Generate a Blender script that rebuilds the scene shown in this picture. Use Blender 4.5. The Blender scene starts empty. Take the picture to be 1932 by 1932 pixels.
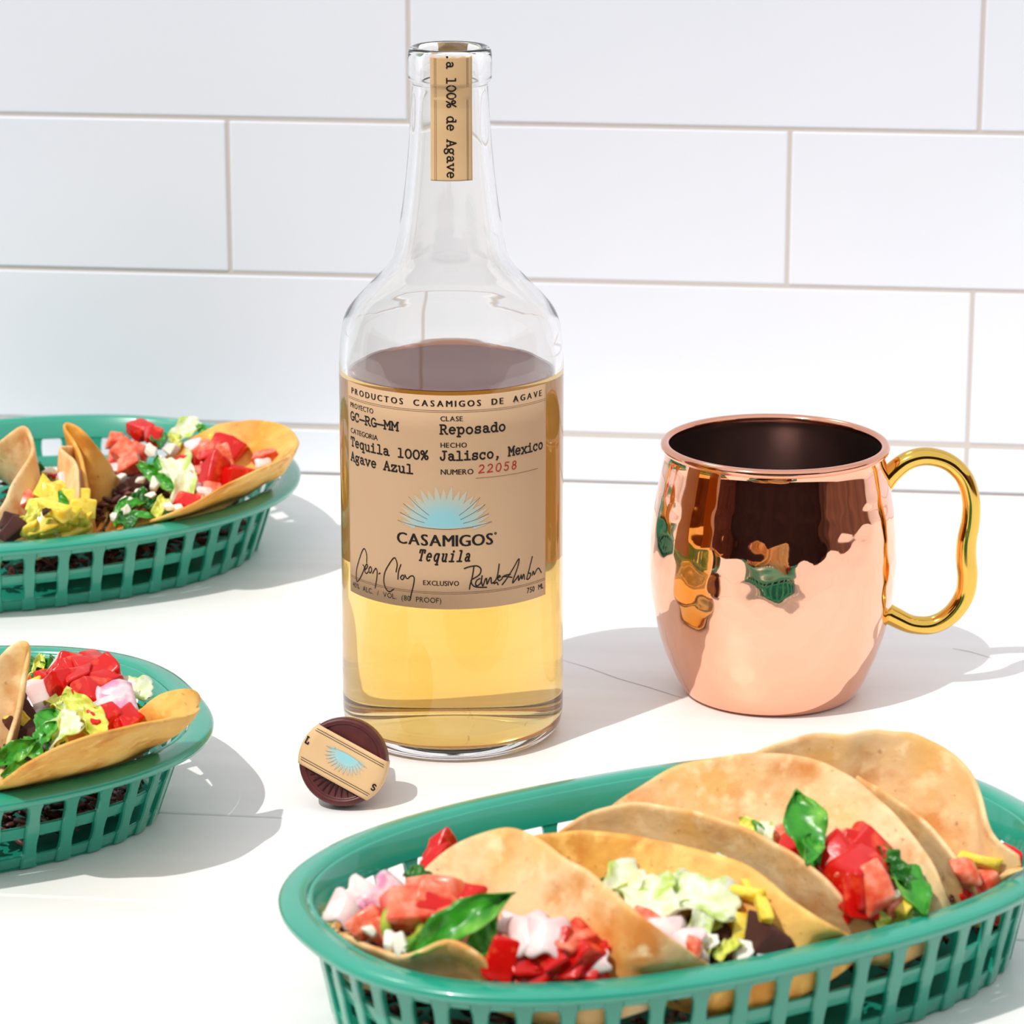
import bpy, bmesh, math, random
from mathutils import Vector, Matrix, Euler, noise

# ------------------------------------------------------------------ camera, world, sun, exposure
scene = bpy.context.scene
COL = scene.collection
FPX, HORIZON, CEN = 6500.0, -900.0, 966.0
PITCH = math.atan((CEN - HORIZON) / FPX)
CAM = Vector((0.02317806, -1.28113028, 0.45620183))
FWD = Vector((0, math.cos(PITCH), -math.sin(PITCH)))
UPV = Vector((0, math.sin(PITCH), math.cos(PITCH)))
RGT = Vector((1, 0, 0))

cam_data = bpy.data.cameras.new('camera')
cam_data.sensor_width = 36.0
cam_data.lens = FPX / 1932.0 * 36.0
cam_data.clip_start = 0.05
cam_data.clip_end = 60
cam_data.dof.use_dof = True
cam_data.dof.focus_distance = 1.31
cam_data.dof.aperture_fstop = 22
camera = bpy.data.objects.new('camera', cam_data)
COL.objects.link(camera)
camera.location = CAM
camera.rotation_euler = (math.pi / 2 - PITCH, 0, 0)
scene.camera = camera

world = bpy.data.worlds.new('world')
scene.world = world
world.use_nodes = True
bg = world.node_tree.nodes['Background']
bg.inputs['Color'].default_value = (0.95, 0.97, 1.0, 1)
bg.inputs['Strength'].default_value = 0.98

SUN_AZ = Vector((0.68, 0.73, 0)).normalized()
SUN_EL = math.radians(54)
sun_dir = Vector((SUN_AZ.x * math.cos(SUN_EL), SUN_AZ.y * math.cos(SUN_EL), -math.sin(SUN_EL)))
sun_data = bpy.data.lights.new('sun', 'SUN')
sun_data.energy = 2.6
sun_data.angle = math.radians(0.6)
sun_data.color = (1.0, 0.965, 0.91)
sun = bpy.data.objects.new('sun', sun_data)
COL.objects.link(sun)
sun.rotation_euler = sun_dir.to_track_quat('-Z', 'Y').to_euler()
sun.location = (-1.5, -1.6, 2.6)

vs = scene.view_settings
vs.view_transform = 'Standard'
vs.look = 'None'
vs.exposure = 0.0
vs.gamma = 1.0
vs.use_curve_mapping = False
try:
    scene.cycles.max_bounces = 18
    scene.cycles.transmission_bounces = 16
    scene.cycles.transparent_max_bounces = 16
    scene.cycles.glossy_bounces = 6
    scene.cycles.diffuse_bounces = 5
    scene.cycles.use_denoising = True
except Exception:
    pass

def at(u, v, z):
    """the world point at height z seen at photograph pixel (u, v)"""
    r = FWD * FPX + RGT * (u - CEN) + UPV * (CEN - v)
    return CAM + r * ((z - CAM.z) / r.z)

rnd = random.Random(7)

# ------------------------------------------------------------------ object helpers
def tag(o, label=None, cat=None, group=None, kind=None):
    if label: o['label'] = label
    if cat: o['category'] = cat
    if group: o['group'] = group
    if kind: o['kind'] = kind
    return o

def empty(name, loc=(0, 0, 0), rz=0.0):
    o = bpy.data.objects.new(name, None)
    COL.objects.link(o)
    o.location = loc
    o.rotation_euler = (0, 0, rz)
    o.empty_display_size = 0.01
    return o

def link(name, mesh, mat=None, parent=None):
    o = bpy.data.objects.new(name, mesh)
    COL.objects.link(o)
    if mat is not None and len(mesh.materials) == 0:
        mesh.materials.append(mat)
    if parent is not None:
        o.parent = parent
    return o

def mk(name, verts, faces, mat=None, parent=None, smooth=True):
    me = bpy.data.meshes.new(name)
    me.from_pydata([tuple(v) for v in verts], [], faces)
    me.validate()
    bm = bmesh.new(); bm.from_mesh(me)
    bmesh.ops.recalc_face_normals(bm, faces=bm.faces)
    bm.to_mesh(me); bm.free()
    if smooth:
        me.polygons.foreach_set('use_smooth', [True] * len(me.polygons))
    me.update()
    return link(name, me, mat, parent)

def box_mesh(name, x0, x1, y0, y1, z0, z1, bevel=0.0, seg=2):
    bm = bmesh.new()
    bmesh.ops.create_cube(bm, size=1)
    for v in bm.verts:
        v.co = Vector(((x0 + x1) / 2 + v.co.x * (x1 - x0), (y0 + y1) / 2 + v.co.y * (y1 - y0), (z0 + z1) / 2 + v.co.z * (z1 - z0)))
    if bevel:
        bmesh.ops.bevel(bm, geom=bm.edges[:], offset=bevel, segments=seg, affect='EDGES', profile=0.5)
    me = bpy.data.meshes.new(name)
    bm.to_mesh(me); bm.free()
    return me

def catmull(pts, n, closed=False):
    """resample a polyline of Vectors into n points by arc length along a Catmull-Rom curve"""
    P = [Vector(p) for p in pts]
    m = len(P)
    dense = []
    segs = m if closed else m - 1
    for i in range(segs):
        p1, p2 = P[i % m], P[(i + 1) % m]
        p0 = P[(i - 1) % m] if (closed or i > 0) else p1 * 2 - p2
        p3 = P[(i + 2) % m] if (closed or i + 2 < m) else p2 * 2 - p1
        for k in range(16):
            t = k / 16
            dense.append(0.5 * ((2 * p1) + (p2 - p0) * t + (2 * p0 - 5 * p1 + 4 * p2 - p3) * t * t + (3 * p1 - p0 - 3 * p2 + p3) * t ** 3))
    dense.append(P[0] if closed else P[-1])
    L = [0.0]
    for a, b in zip(dense, dense[1:]): L.append(L[-1] + (b - a).length)
    out = []; j = 0
    cnt = n if not closed else n + 1
    for i in range(n):
        d = L[-1] * i / (cnt - 1)
        while j < len(L) - 2 and L[j + 1] < d: j += 1
        w = (d - L[j]) / max(L[j + 1] - L[j], 1e-12)
        out.append(dense[j].lerp(dense[j + 1], min(max(w, 0), 1)))
    return out

def lathe(name, prof, mat, parent, n=96, cap0=False, cap1=False, closed=False):
    """revolve (r, z) points about the z axis"""
    V, F = [], []
    m = len(prof)
    for r, z in prof:
        for i in range(n):
            a = 2 * math.pi * i / n
            V.append((r * math.cos(a), r * math.sin(a), z))
    rows = m if closed else m - 1
    for j in range(rows):
        j2 = (j + 1) % m
        for i in range(n):
            i2 = (i + 1) % n
            F.append((j * n + i, j * n + i2, j2 * n + i2, j2 * n + i))
    if cap0: F.append(tuple(range(n - 1, -1, -1)))
    if cap1: F.append(tuple((m - 1) * n + i for i in range(n)))
    return mk(name, V, F, mat, parent)

def tube(name, pts, radii, mat, parent, n=20, res=80, flat=1.0):
    P = catmull(pts, res)
    V, F = [], []
    up = Vector((0, 1, 0))
    for i, p in enumerate(P):
        t = (P[min(i + 1, res - 1)] - P[max(i - 1, 0)]).normalized()
        s = t.cross(up).normalized()
        b = s.cross(t).normalized()
        x = i / (res - 1) * (len(radii) - 1)
        k = min(int(x), len(radii) - 2)
        r = radii[k] + (radii[k + 1] - radii[k]) * (x - k)
        for q in range(n):
            a = 2 * math.pi * q / n
            V.append(p + s * (r * math.cos(a)) + b * (r * flat * math.sin(a)))
    for i in range(res - 1):
        for q in range(n):
            q2 = (q + 1) % n
            F.append((i * n + q, i * n + q2, (i + 1) * n + q2, (i + 1) * n + q))
    F.append(tuple(range(n))); F.append(tuple((res - 1) * n + q for q in range(n)))
    return mk(name, V, F, mat, parent)

# ------------------------------------------------------------------ materials
def srgb(r, g, b):
    f = lambda c: (c / 255 / 12.92) if c / 255 <= 0.04045 else ((c / 255 + 0.055) / 1.055) ** 2.4
    return (f(r), f(g), f(b), 1.0)

def mat(name, col, rough=0.5, metal=0.0, spec=0.5, var=None, vscale=60.0, bump=0.0, bscale=200.0, trans=0.0, ior=1.45,
        sub=0.0, coat=0.0, detail=3.0, vlo=0.35, vhi=0.65, stretch=None):
    m = bpy.data.materials.new(name)
    m.use_nodes = True
    nt = m.node_tree
    p = nt.nodes['Principled BSDF']
    p.inputs['Base Color'].default_value = col
    p.inputs['Roughness'].default_value = rough
    p.inputs['Metallic'].default_value = metal
    p.inputs['Specular IOR Level'].default_value = spec
    p.inputs['Transmission Weight'].default_value = trans
    p.inputs['IOR'].default_value = ior
    p.inputs['Coat Weight'].default_value = coat
    if sub:
        p.inputs['Subsurface Weight'].default_value = sub
        p.inputs['Subsurface Radius'].default_value = (1.0, 0.5, 0.3)
        p.inputs['Subsurface Scale'].default_value = 0.004
    tc = nt.nodes.new('ShaderNodeTexCoord')
    src = tc.outputs['Object']
    if stretch:
        mp = nt.nodes.new('ShaderNodeMapping')
        mp.inputs['Scale'].default_value = stretch
        nt.links.new(src, mp.inputs['Vector'])
        src = mp.outputs['Vector']
    if var is not None:
        cols = var if isinstance(var, list) else [var]
        n = nt.nodes.new('ShaderNodeTexNoise')
        n.inputs['Scale'].default_value = vscale
        n.inputs['Detail'].default_value = detail
        nt.links.new(src, n.inputs['Vector'])
        r = nt.nodes.new('ShaderNodeValToRGB')
        e = r.color_ramp.elements
        e[0].position = vlo; e[0].color = col
        e[1].position = vhi; e[1].color = cols[-1]
        for k, c in enumerate(cols[:-1]):
            x = e.new(vlo + (vhi - vlo) * (k + 1) / len(cols)); x.color = c
        nt.links.new(n.outputs['Fac'], r.inputs['Fac'])
        nt.links.new(r.outputs['Color'], p.inputs['Base Color'])
    if bump:
        n2 = nt.nodes.new('ShaderNodeTexNoise')
        n2.inputs['Scale'].default_value = bscale
        n2.inputs['Detail'].default_value = 4
        nt.links.new(src, n2.inputs['Vector'])
        b = nt.nodes.new('ShaderNodeBump')
        b.inputs['Strength'].default_value = bump
        b.inputs['Distance'].default_value = 0.0005
        nt.links.new(n2.outputs['Fac'], b.inputs['Height'])
        nt.links.new(b.outputs['Normal'], p.inputs['Normal'])
    return m

M = {}
M['tile'] = mat('glazed_white_tile', srgb(231, 235, 244), 0.16, bump=0.05, bscale=9, var=srgb(234, 237, 246), vscale=4)
M['grout'] = mat('grout', srgb(206, 198, 192), 0.9, bump=0.3, bscale=500)
M['paint'] = mat('white_painted_wood', srgb(240, 238, 236), 0.42, var=srgb(246, 245, 244), vscale=30, bump=0.35, bscale=60, stretch=(0.12, 1.6, 1))
M['crack'] = mat('paint_crack', srgb(120, 108, 100), 0.9)
M['cabinet'] = mat('cabinet_paint', srgb(210, 205, 200), 0.5)
M['room_wall'] = mat('dark_room_wall', srgb(62, 36, 34), 0.8, var=srgb(48, 26, 26), vscale=3)
M['room_wall_red'] = mat('red_brown_room_wall', srgb(136, 78, 60), 0.8, var=srgb(104, 54, 44), vscale=3)
M['room_wall_tan'] = mat('tan_room_wall', srgb(150, 112, 96), 0.8, var=srgb(104, 72, 62), vscale=2.2, stretch=(1, 1, 0.15))
M['room_floor'] = mat('dark_floor', srgb(58, 40, 32), 0.6, var=srgb(44, 30, 24), vscale=6)
M['glass'] = mat('clear_glass', (1, .992, .972, 1), 0.0, trans=1.0, ior=1.5)
M['paper'] = mat('kraft_label_paper', srgb(250, 214, 172), 0.62, var=srgb(244, 206, 164), vscale=14, bump=0.08, bscale=900)
M['paper_light'] = mat('kraft_seal_paper', srgb(226, 188, 140), 0.5, var=srgb(220, 180, 132), vscale=60)
M['ink'] = mat('black_ink', srgb(26, 14, 12), 0.7)
M['ink_brown'] = mat('brown_ink', srgb(104, 66, 52), 0.7)
M['ink_red'] = mat('red_ink', srgb(190, 34, 26), 0.7)
M['copper'] = mat('polished_copper', srgb(250, 190, 160), 0.045, metal=1.0)
M['copper_rim'] = mat('polished_copper_rim', srgb(236, 170, 142), 0.1, metal=1.0)
M['steel'] = mat('brushed_steel_lining', srgb(176, 158, 154), 0.24, metal=1.0, bump=0.15, bscale=120, stretch=(1, 1, 0.1))
M['brass'] = mat('polished_brass', srgb(232, 190, 92), 0.09, metal=1.0)
M['teal'] = mat('teal_plastic', srgb(28, 158, 131), 0.25, spec=0.8, var=srgb(24, 152, 125), vscale=40, bump=0.04, bscale=300, coat=0.6)
M['teal_floor'] = mat('teal_plastic_floor_shaded', srgb(18, 128, 104), 0.7, spec=0.2, bump=0.4, bscale=220)  # darker than the basket teal: shade inside the basket put into the colour
M['cap_wood'] = mat('dark_brown_stopper', srgb(92, 38, 36), 0.4, var=srgb(78, 30, 30), vscale=180, bump=0.15, bscale=400)
M['cap_dark'] = mat('dark_stopper_ray', srgb(38, 12, 14), 0.5)
M['cork'] = mat('cork', srgb(188, 142, 96), 0.85, var=srgb(150, 104, 62), vscale=400, bump=0.5, bscale=600)
def tortilla_mat(name, pale, gold, toast):
    m = bpy.data.materials.new(name); m.use_nodes = True
    nt = m.node_tree; p = nt.nodes['Principled BSDF']
    p.inputs['Roughness'].default_value = 0.55
    p.inputs['Specular IOR Level'].default_value = 0.35
    tc = nt.nodes.new('ShaderNodeTexCoord')
    def noise_(scale, detail, lo, hi):
        n = nt.nodes.new('ShaderNodeTexNoise'); n.inputs['Scale'].default_value = scale; n.inputs['Detail'].default_value = detail
        nt.links.new(tc.outputs['Object'], n.inputs['Vector'])
        r = nt.nodes.new('ShaderNodeMapRange'); r.inputs['From Min'].default_value = lo; r.inputs['From Max'].default_value = hi
        nt.links.new(n.outputs['Fac'], r.inputs['Value'])
        return n, r.outputs['Result']
    def mix(fac, a, b):
        x = nt.nodes.new('ShaderNodeMix'); x.data_type = 'RGBA'
        nt.links.new(fac, x.inputs[0])
        for k, c in ((6, a), (7, b)):
            if isinstance(c, tuple): x.inputs[k].default_value = c
            else: nt.links.new(c, x.inputs[k])
        return x.outputs[2]
    _, f1 = noise_(34, 3, 0.38, 0.62)
    _, f2 = noise_(58, 5, 0.50, 0.72)
    nf, f3 = noise_(380, 3, 0.66, 0.84)
    _, f4 = noise_(150, 3, 0.55, 0.75)
    c = mix(f1, pale, gold)
    c = mix(f2, c, toast)
    c = mix(f4, c, tuple(min(1, x * 1.18) for x in pale[:3]) + (1,))
    c = mix(f3, c, srgb(150, 84, 40))
    nt.links.new(c, p.inputs['Base Color'])
    nb = nt.nodes.new('ShaderNodeTexNoise'); nb.inputs['Scale'].default_value = 190; nb.inputs['Detail'].default_value = 5
    nt.links.new(tc.outputs['Object'], nb.inputs['Vector'])
    b = nt.nodes.new('ShaderNodeBump'); b.inputs['Strength'].default_value = 0.7; b.inputs['Distance'].default_value = 0.0007
    nt.links.new(nb.outputs['Fac'], b.inputs['Height']); nt.links.new(b.outputs['Normal'], p.inputs['Normal'])
    return m
M['tortilla'] = tortilla_mat('toasted_corn_tortilla', srgb(240, 206, 156), srgb(236, 182, 106), srgb(214, 132, 56))
M['tortilla_gold'] = tortilla_mat('golden_corn_tortilla', srgb(240, 190, 104), srgb(230, 162, 60), srgb(204, 118, 36))
M['tomato'] = mat('ripe_tomato', srgb(206, 16, 10), 0.22, var=[srgb(200, 14, 8), srgb(230, 72, 42), srgb(242, 140, 104)], vscale=2.0, vlo=0.42, vhi=0.80, bump=0.3, bscale=5)
M['tomato_pale'] = mat('pale_tomato_flesh', srgb(240, 150, 122), 0.25, sub=0.25, var=[srgb(232, 112, 78), srgb(224, 74, 48)], vscale=2.4, coat=0.1)
M['onion'] = mat('white_onion', srgb(244, 228, 222), 0.25, sub=0.3, var=srgb(240, 200, 200), vscale=2.4, coat=0.05)
M['onion_pink'] = mat('red_onion', srgb(236, 188, 204), 0.25, sub=0.3, var=[srgb(240, 214, 214), srgb(216, 142, 176)], vscale=2.4, coat=0.05)
M['lettuce'] = mat('pale_lettuce', srgb(226, 230, 168), 0.35, sub=0.2, var=[srgb(238, 240, 214), srgb(182, 206, 92)], vscale=2.4, bump=0.4, bscale=6)
M['lime'] = mat('yellow_green_lettuce', srgb(214, 218, 62), 0.3, sub=0.2, var=[srgb(228, 226, 110), srgb(166, 192, 46)], vscale=2.4, bump=0.4, bscale=6)
M['leaf'] = mat('bright_green_leaf', srgb(64, 158, 36), 0.28, var=[srgb(46, 136, 30), srgb(124, 190, 66)], vscale=2.4, bump=0.6, bscale=6)
M['dark_leaf'] = mat('dark_green_leaf', srgb(26, 92, 30), 0.28, var=srgb(56, 128, 40), vscale=2.4, bump=0.6, bscale=6)
M['pepper'] = mat('yellow_pepper', srgb(240, 206, 44), 0.22, sub=0.2, var=[srgb(246, 220, 92), srgb(232, 184, 30)], vscale=2.4, coat=0.1)
M['cheese'] = mat('white_cheese', srgb(246, 238, 222), 0.55, sub=0.2, bump=0.4, bscale=6)
M['meat'] = mat('browned_meat', srgb(120, 70, 58), 0.45, var=[srgb(92, 46, 38), srgb(58, 26, 24)], vscale=160, bump=0.8, bscale=260)
M['jalapeno'] = mat('green_chilli', srgb(186, 190, 62), 0.25, var=srgb(92, 134, 40), vscale=2.4)

# liquid: clear amber spirit
m = bpy.data.materials.new('amber_spirit'); m.use_nodes = True
p = m.node_tree.nodes['Principled BSDF']
p.inputs['Base Color'].default_value = (1, 1, 1, 1)
p.inputs['Roughness'].default_value = 0.0
p.inputs['Transmission Weight'].default_value = 1.0
p.inputs['IOR'].default_value = 1.36
va = m.node_tree.nodes.new('ShaderNodeVolumeAbsorption')
va.inputs['Color'].default_value = (0.985, 0.74, 0.0, 1)
va.inputs['Density'].default_value = 25.0
m.node_tree.links.new(va.outputs['Volume'], m.node_tree.nodes['Material Output'].inputs['Volume'])
M['liquid'] = m
ms = m.copy(); ms.name = 'amber_spirit_against_glass'
ms.node_tree.nodes['Principled BSDF'].inputs['IOR'].default_value = 1.36 / 1.5
M['liquid_side'] = ms

# thin label paper lets light through from behind
m = bpy.data.materials.new('translucent_label_paper'); m.use_nodes = True
nt = m.node_tree; p = nt.nodes['Principled BSDF']
p.inputs['Base Color'].default_value = srgb(222, 180, 138); p.inputs['Roughness'].default_value = 0.7
tr = nt.nodes.new('ShaderNodeBsdfTranslucent'); tr.inputs['Color'].default_value = srgb(252, 222, 186)
mx = nt.nodes.new('ShaderNodeMixShader'); mx.inputs['Fac'].default_value = 0.85
nt.links.new(p.outputs['BSDF'], mx.inputs[1]); nt.links.new(tr.outputs['BSDF'], mx.inputs[2])
nt.links.new(mx.outputs['Shader'], nt.nodes['Material Output'].inputs['Surface'])
M['paper_back'] = m
nt = M['paper'].node_tree
tr = nt.nodes.new('ShaderNodeBsdfTranslucent'); tr.inputs['Color'].default_value = srgb(236, 190, 140)
mx = nt.nodes.new('ShaderNodeMixShader'); mx.inputs['Fac'].default_value = 0.38
nt.links.new(nt.nodes['Principled BSDF'].outputs['BSDF'], mx.inputs[1]); nt.links.new(tr.outputs['BSDF'], mx.inputs[2])
nt.links.new(mx.outputs['Shader'], nt.nodes['Material Output'].inputs['Surface'])

# agave print: blue fading to the paper colour at the blade tips (printed colour, by distance from the fan's root)
def agave_mat(name, centre, r0, r1):
    m = bpy.data.materials.new(name); m.use_nodes = True
    nt = m.node_tree; p = nt.nodes['Principled BSDF']
    p.inputs['Roughness'].default_value = 0.65
    at_ = nt.nodes.new('ShaderNodeAttribute'); at_.attribute_name = 'reach'
    r = nt.nodes.new('ShaderNodeValToRGB')
    r.color_ramp.elements[0].position = 0.25; r.color_ramp.elements[0].color = srgb(146, 204, 212)
    r.color_ramp.elements[1].position = 1.0; r.color_ramp.elements[1].color = srgb(214, 188, 150)
    nt.links.new(at_.outputs['Fac'], r.inputs['Fac'])
    nt.links.new(r.outputs['Color'], p.inputs['Base Color'])
    return m
M['agave'] = agave_mat('agave_blue_print', None, 0, 1)

# ------------------------------------------------------------------ room: tiled wall, counter, dark room behind the camera
WA = math.radians(-6.5)
W_O = Vector((0.04785, 0.36318, 0))
W_D = Vector((math.cos(WA), math.sin(WA), 0))
W_N = Vector((-math.sin(WA), math.cos(WA), 0))

def wall_frame(o):
    o.location = W_O
    o.rotation_euler = (0, 0, WA)

wall = link('wall_back', box_mesh('wall_back', -1.4, 1.4, -0.0002, 0.12, -0.02, 1.55), M['grout'])
wall_frame(wall); tag(wall, 'white glazed brick-tile wall with thin grey grout behind the counter', kind='structure')
ROW, TILE_W, GAP = 0.0766, 0.2732, 0.0018
tile_me = box_mesh('tile', 0, TILE_W - GAP, -0.0008, 0.008, 0, ROW - GAP, 0.0009, 2)
tile_me.materials.append(M['tile'])
half_me = box_mesh('tile_cut', 0, TILE_W - GAP, -0.0008, 0.008, 0, 0.0247 - GAP - 0.0006, 0.0009, 2)
half_me.materials.append(M['tile'])
for row in range(0, 21):
    z0 = 0.0247 + (row - 1) * ROW + GAP / 2
    off = [-0.0748, 0.199 - TILE_W, -0.1642, -0.0748][row % 3 if row else 3]
    if row: off = {1: -0.0748, 2: -0.1642, 0: -0.0748}[row % 3]
    for c in range(-5, 6):
        x = off + c * TILE_W + GAP / 2
        if x < -1.4 or x + TILE_W > 1.42: continue
        t = link('tile', half_me if row == 0 else tile_me, None, wall)
        t.location = (x, rnd.uniform(-0.0002, 0.0002), 0.0006 if row == 0 else z0)

counter = empty('counter', W_O, WA)
tag(counter, 'white painted plank counter carrying the bottle, mug and baskets', 'counter')
edges = [-0.0012, -0.4705, -0.5545, -0.84]
for a, b in zip(edges, edges[1:]):
    pl = link('plank', box_mesh('plank', -1.4, 1.4, b + 0.0004, a - 0.0004, -0.03, 0, 0.0008, 2), M['paint'], counter)
body = link('cabinet_body', box_mesh('cabinet_body', -1.38, 1.38, -0.80, -0.004, -0.9, -0.0302), M['cabinet'], counter)
for pts in ([(0.0277, -0.2776), (0.0397, -0.2867), (0.0528, -0.2989), (0.066, -0.3085), (0.0815, -0.321)], [(0.190, -0.2440), (0.1972, -0.2476), (0.2069, -0.2557)]):
    V, F = [], []
    for i, (x, y) in enumerate(pts):
        w = 0.00018 * math.sin(math.pi * (i + 0.4) / len(pts)) + 0.00005
        V += [(x, y - w, 0.00006), (x, y + w, 0.00006)]
    F = [(2 * i, 2 * i + 2, 2 * i + 3, 2 * i + 1) for i in range(len(pts) - 1)]
    mk('paint_crack', V, F, M['crack'], counter)

fl = link('floor', box_mesh('floor', -3.2, 3.2, -3.6, 0.6, -1.0, -0.9), M['room_floor'])
tag(fl, 'dark wooden floor of the room', kind='structure')
wf = link('wall_front', box_mesh('wall_front', -3.2, 3.2, -3.6, -3.5, -0.9, 1.9), M['room_wall'])
tag(wf, 'dark brown wall across the room', kind='structure')

wl = link('wall_left', box_mesh('wall_left', -3.3, -3.2, -3.6, 0.6, -0.9, 0.95), M['room_wall_red'])
tag(wl, 'dark red-brown side wall of the room', kind='structure')
wr = link('wall_right', box_mesh('wall_right', 3.2, 3.3, -3.6, 0.6, -0.9, 1.0), M['room_wall_tan'])
tag(wr, 'tan side wall of the room', kind='structure')

# ------------------------------------------------------------------ lettering
def arc(cx, cy, rx, ry, a0, a1, n=14):
    return [(cx + rx * math.cos(math.radians(a0 + (a1 - a0) * i / n)), cy + ry * math.sin(math.radians(a0 + (a1 - a0) * i / n))) for i in range(n + 1)]

G = {
 'G': [arc(.5, .53, .38, .53, 42, 300) + [(.86, .1), (.86, .46)], [(.56, .46), (.98, .46)]],
 'C': [arc(.5, .53, .4, .53, 42, 318), [(.84, 1.04), (.84, .72)]],
 'R': [[(.18, 0), (.18, 1.06)], [(.03, 0), (.38, 0)], [(.03, 1.06), (.5, 1.06)] + arc(.5, .8, .28, .26, 90, -90) + [(.18, .54)], [(.5, .54), (.84, 0), (1, 0)]],
 'M': [[(.14, 0), (.14, 1.06), (.5, .42), (.86, 1.06), (.86, 0)], [(0, 0), (.28, 0)], [(.72, 0), (1, 0)], [(0, 1.06), (.14, 1.06)], [(.86, 1.06), (1, 1.06)]],
 'T': [[(.5, 0), (.5, 1.06)], [(.06, .76), (.06, 1.06), (.94, 1.06), (.94, .76)], [(.3, 0), (.7, 0)]],
 'A': [[(.1, 0), (.48, 1.08), (.9, 0)], [(.25, .38), (.75, .38)], [(-.03, 0), (.28, 0)], [(.7, 0), (1.03, 0)]],
 'J': [[(.62, 1.06), (.62, .28)] + arc(.36, .28, .26, .28, 0, -190), [(.38, 1.06), (.9, 1.06)]],
 'e': [[(.14, .4), (.86, .4)] + arc(.5, .38, .36, .38, 5, 315)],
 'q': [arc(.44, .38, .34, .38, 0, 360), [(.62, .74), (.8, .74), (.8, -.34)], [(.58, -.34), (1, -.34)]],
 'u': [[(.02, .74), (.2, .74), (.2, .26)] + arc(.46, .26, .26, .26, 180, 320), [(.6, .74), (.78, .74), (.78, 0), (.98, 0)]],
 'i': [[(.2, .74), (.52, .74), (.52, 0)], [(.12, 0), (.92, 0)], arc(.5, 1.0, .05, .05, 0, 360, 6)],
 'l': [[(.2, 1.06), (.52, 1.06), (.52, 0)], [(.12, 0), (.92, 0)]],
 'a': [arc(.42, .22, .28, .22, 0, 360), arc(.42, .5, .3, .25, 150, 0) + [(.72, .1), (.82, 0), (.98, .02)]],
 '1': [[(.2, 1.04), (.5, 1.04), (.5, 0)], [(.16, 0), (.84, 0)]],
 '0': [arc(.5, .53, .4, .53, 0, 360, 24)],
 '%': [arc(.24, .8, .2, .22, 0, 360), arc(.76, .22, .2, .22, 0, 360), [(.88, 1.08), (.12, -.06)]],
 'g': [arc(.44, .5, .3, .25, 0, 360), [(.64, .68), (.96, .76)], [(.26, .28), (.2, .14), (.72, .06)] + arc(.48, -.14, .34, .2, 60, -210)],
 'v': [[(.12, .74), (.5, 0), (.88, .74)], [(-.02, .74), (.3, .74)], [(.7, .74), (1.02, .74)]],
 'z': [[(.15, .52), (.15, .74), (.85, .74), (.13, 0), (.88, 0), (.88, .22)]],
 'p': [[(.02, .74), (.2, .74), (.2, -.34)], arc(.54, .37, .34, .38, 0, 360), [(.02, -.34), (.42, -.34)]],
 'o': [arc(.5, .37, .38, .38, 0, 360)],
 's': [arc(.5, .55, .3, .2, 25, 265) + arc(.5, .19, .33, .2, 85, -155), [(.8, .76), (.8, .54)], [(.17, .22), (.17, 0)]],
 'd': [arc(.44, .37, .34, .38, 0, 360), [(.56, 1.06), (.8, 1.06), (.8, 0), (1, 0)]],
 'c': [arc(.5, .37, .38, .38, 38, 318), [(.8, .74), (.8, .52)]],
 ',': [[(.42, .1), (.54, .1), (.56, 0), (.36, -.26)]],
 '.': [arc(.5, .06, .06, .06, 0, 360, 6)],
 'x': [[(.14, .74), (.86, 0)], [(.86, .74), (.14, 0)], [(0, .74), (.3, .74)], [(.7, .74), (1, .74)], [(0, 0), (.3, 0)], [(.7, 0), (1, 0)]],
 '-': [[(.02, .42), (.98, .42)]],
 '2': [arc(.45, .76, .36, .3, 160, -40) + [(.08, .02), (.95, .06)]],
 '5': [[(.85, 1.05), (.25, 1.05), (.2, .6)] + arc(.45, .34, .36, .34, 110, -150)],
 '8': [arc(.48, .8, .27, .26, 0, 360), arc(.48, .27, .36, .28, 0, 360)],
 'S': [arc(.5, .8, .36, .26, 30, 270) + arc(.5, .27, .38, .27, 90, -150)],
 'L': [[(.2, 1.06), (.2, 0), (.8, 0), (.8, .3)], [(.05, 1.06), (.4, 1.06)]],
}

def stroke_faces(polys, width, V, F):
    """flat ribbons with round joints for a list of 2D polylines"""
    h = width / 2
    for pl in polys:
        for (x0, y0), (x1, y1) in zip(pl, pl[1:]):
            dx, dy = x1 - x0, y1 - y0
            d = math.hypot(dx, dy)
            if d < 1e-9: continue
            nx, ny = -dy / d * h, dx / d * h
            k = max(1, int(d / 1.2))
            for i in range(k):
                ax, ay, bx, by = x0 + dx * i / k, y0 + dy * i / k, x0 + dx * (i + 1) / k, y0 + dy * (i + 1) / k
                b = len(V)
                V += [(ax + nx, ay + ny), (ax - nx, ay - ny), (bx - nx, by - ny), (bx + nx, by + ny)]
                F.append((b, b + 1, b + 2, b + 3))
        for (x, y) in pl:
            b = len(V)
            V += [(x + h * math.cos(q * math.pi / 3), y + h * math.sin(q * math.pi / 3)) for q in range(6)]
            F.append(tuple(range(b, b + 6)))

def typed(text, x0, x1, y, em, width, shear=0.0, fill=0.9, jitter=0.0):
    """typewriter text between x0 and x1 (mm) on the baseline y"""
    V, F = [], []
    adv = (x1 - x0) / (len(text) - 1 + fill)
    for i, ch in enumerate(text):
        if ch == ' ' or ch not in G: continue
        ox = x0 + i * adv
        oy = y + rnd.uniform(-jitter, jitter)
        polys = [[(ox + px * adv * fill + shear * py * em, oy + py * em) for px, py in pl] for pl in G[ch]]
        stroke_faces(polys, width, V, F)
    return V, F

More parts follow.
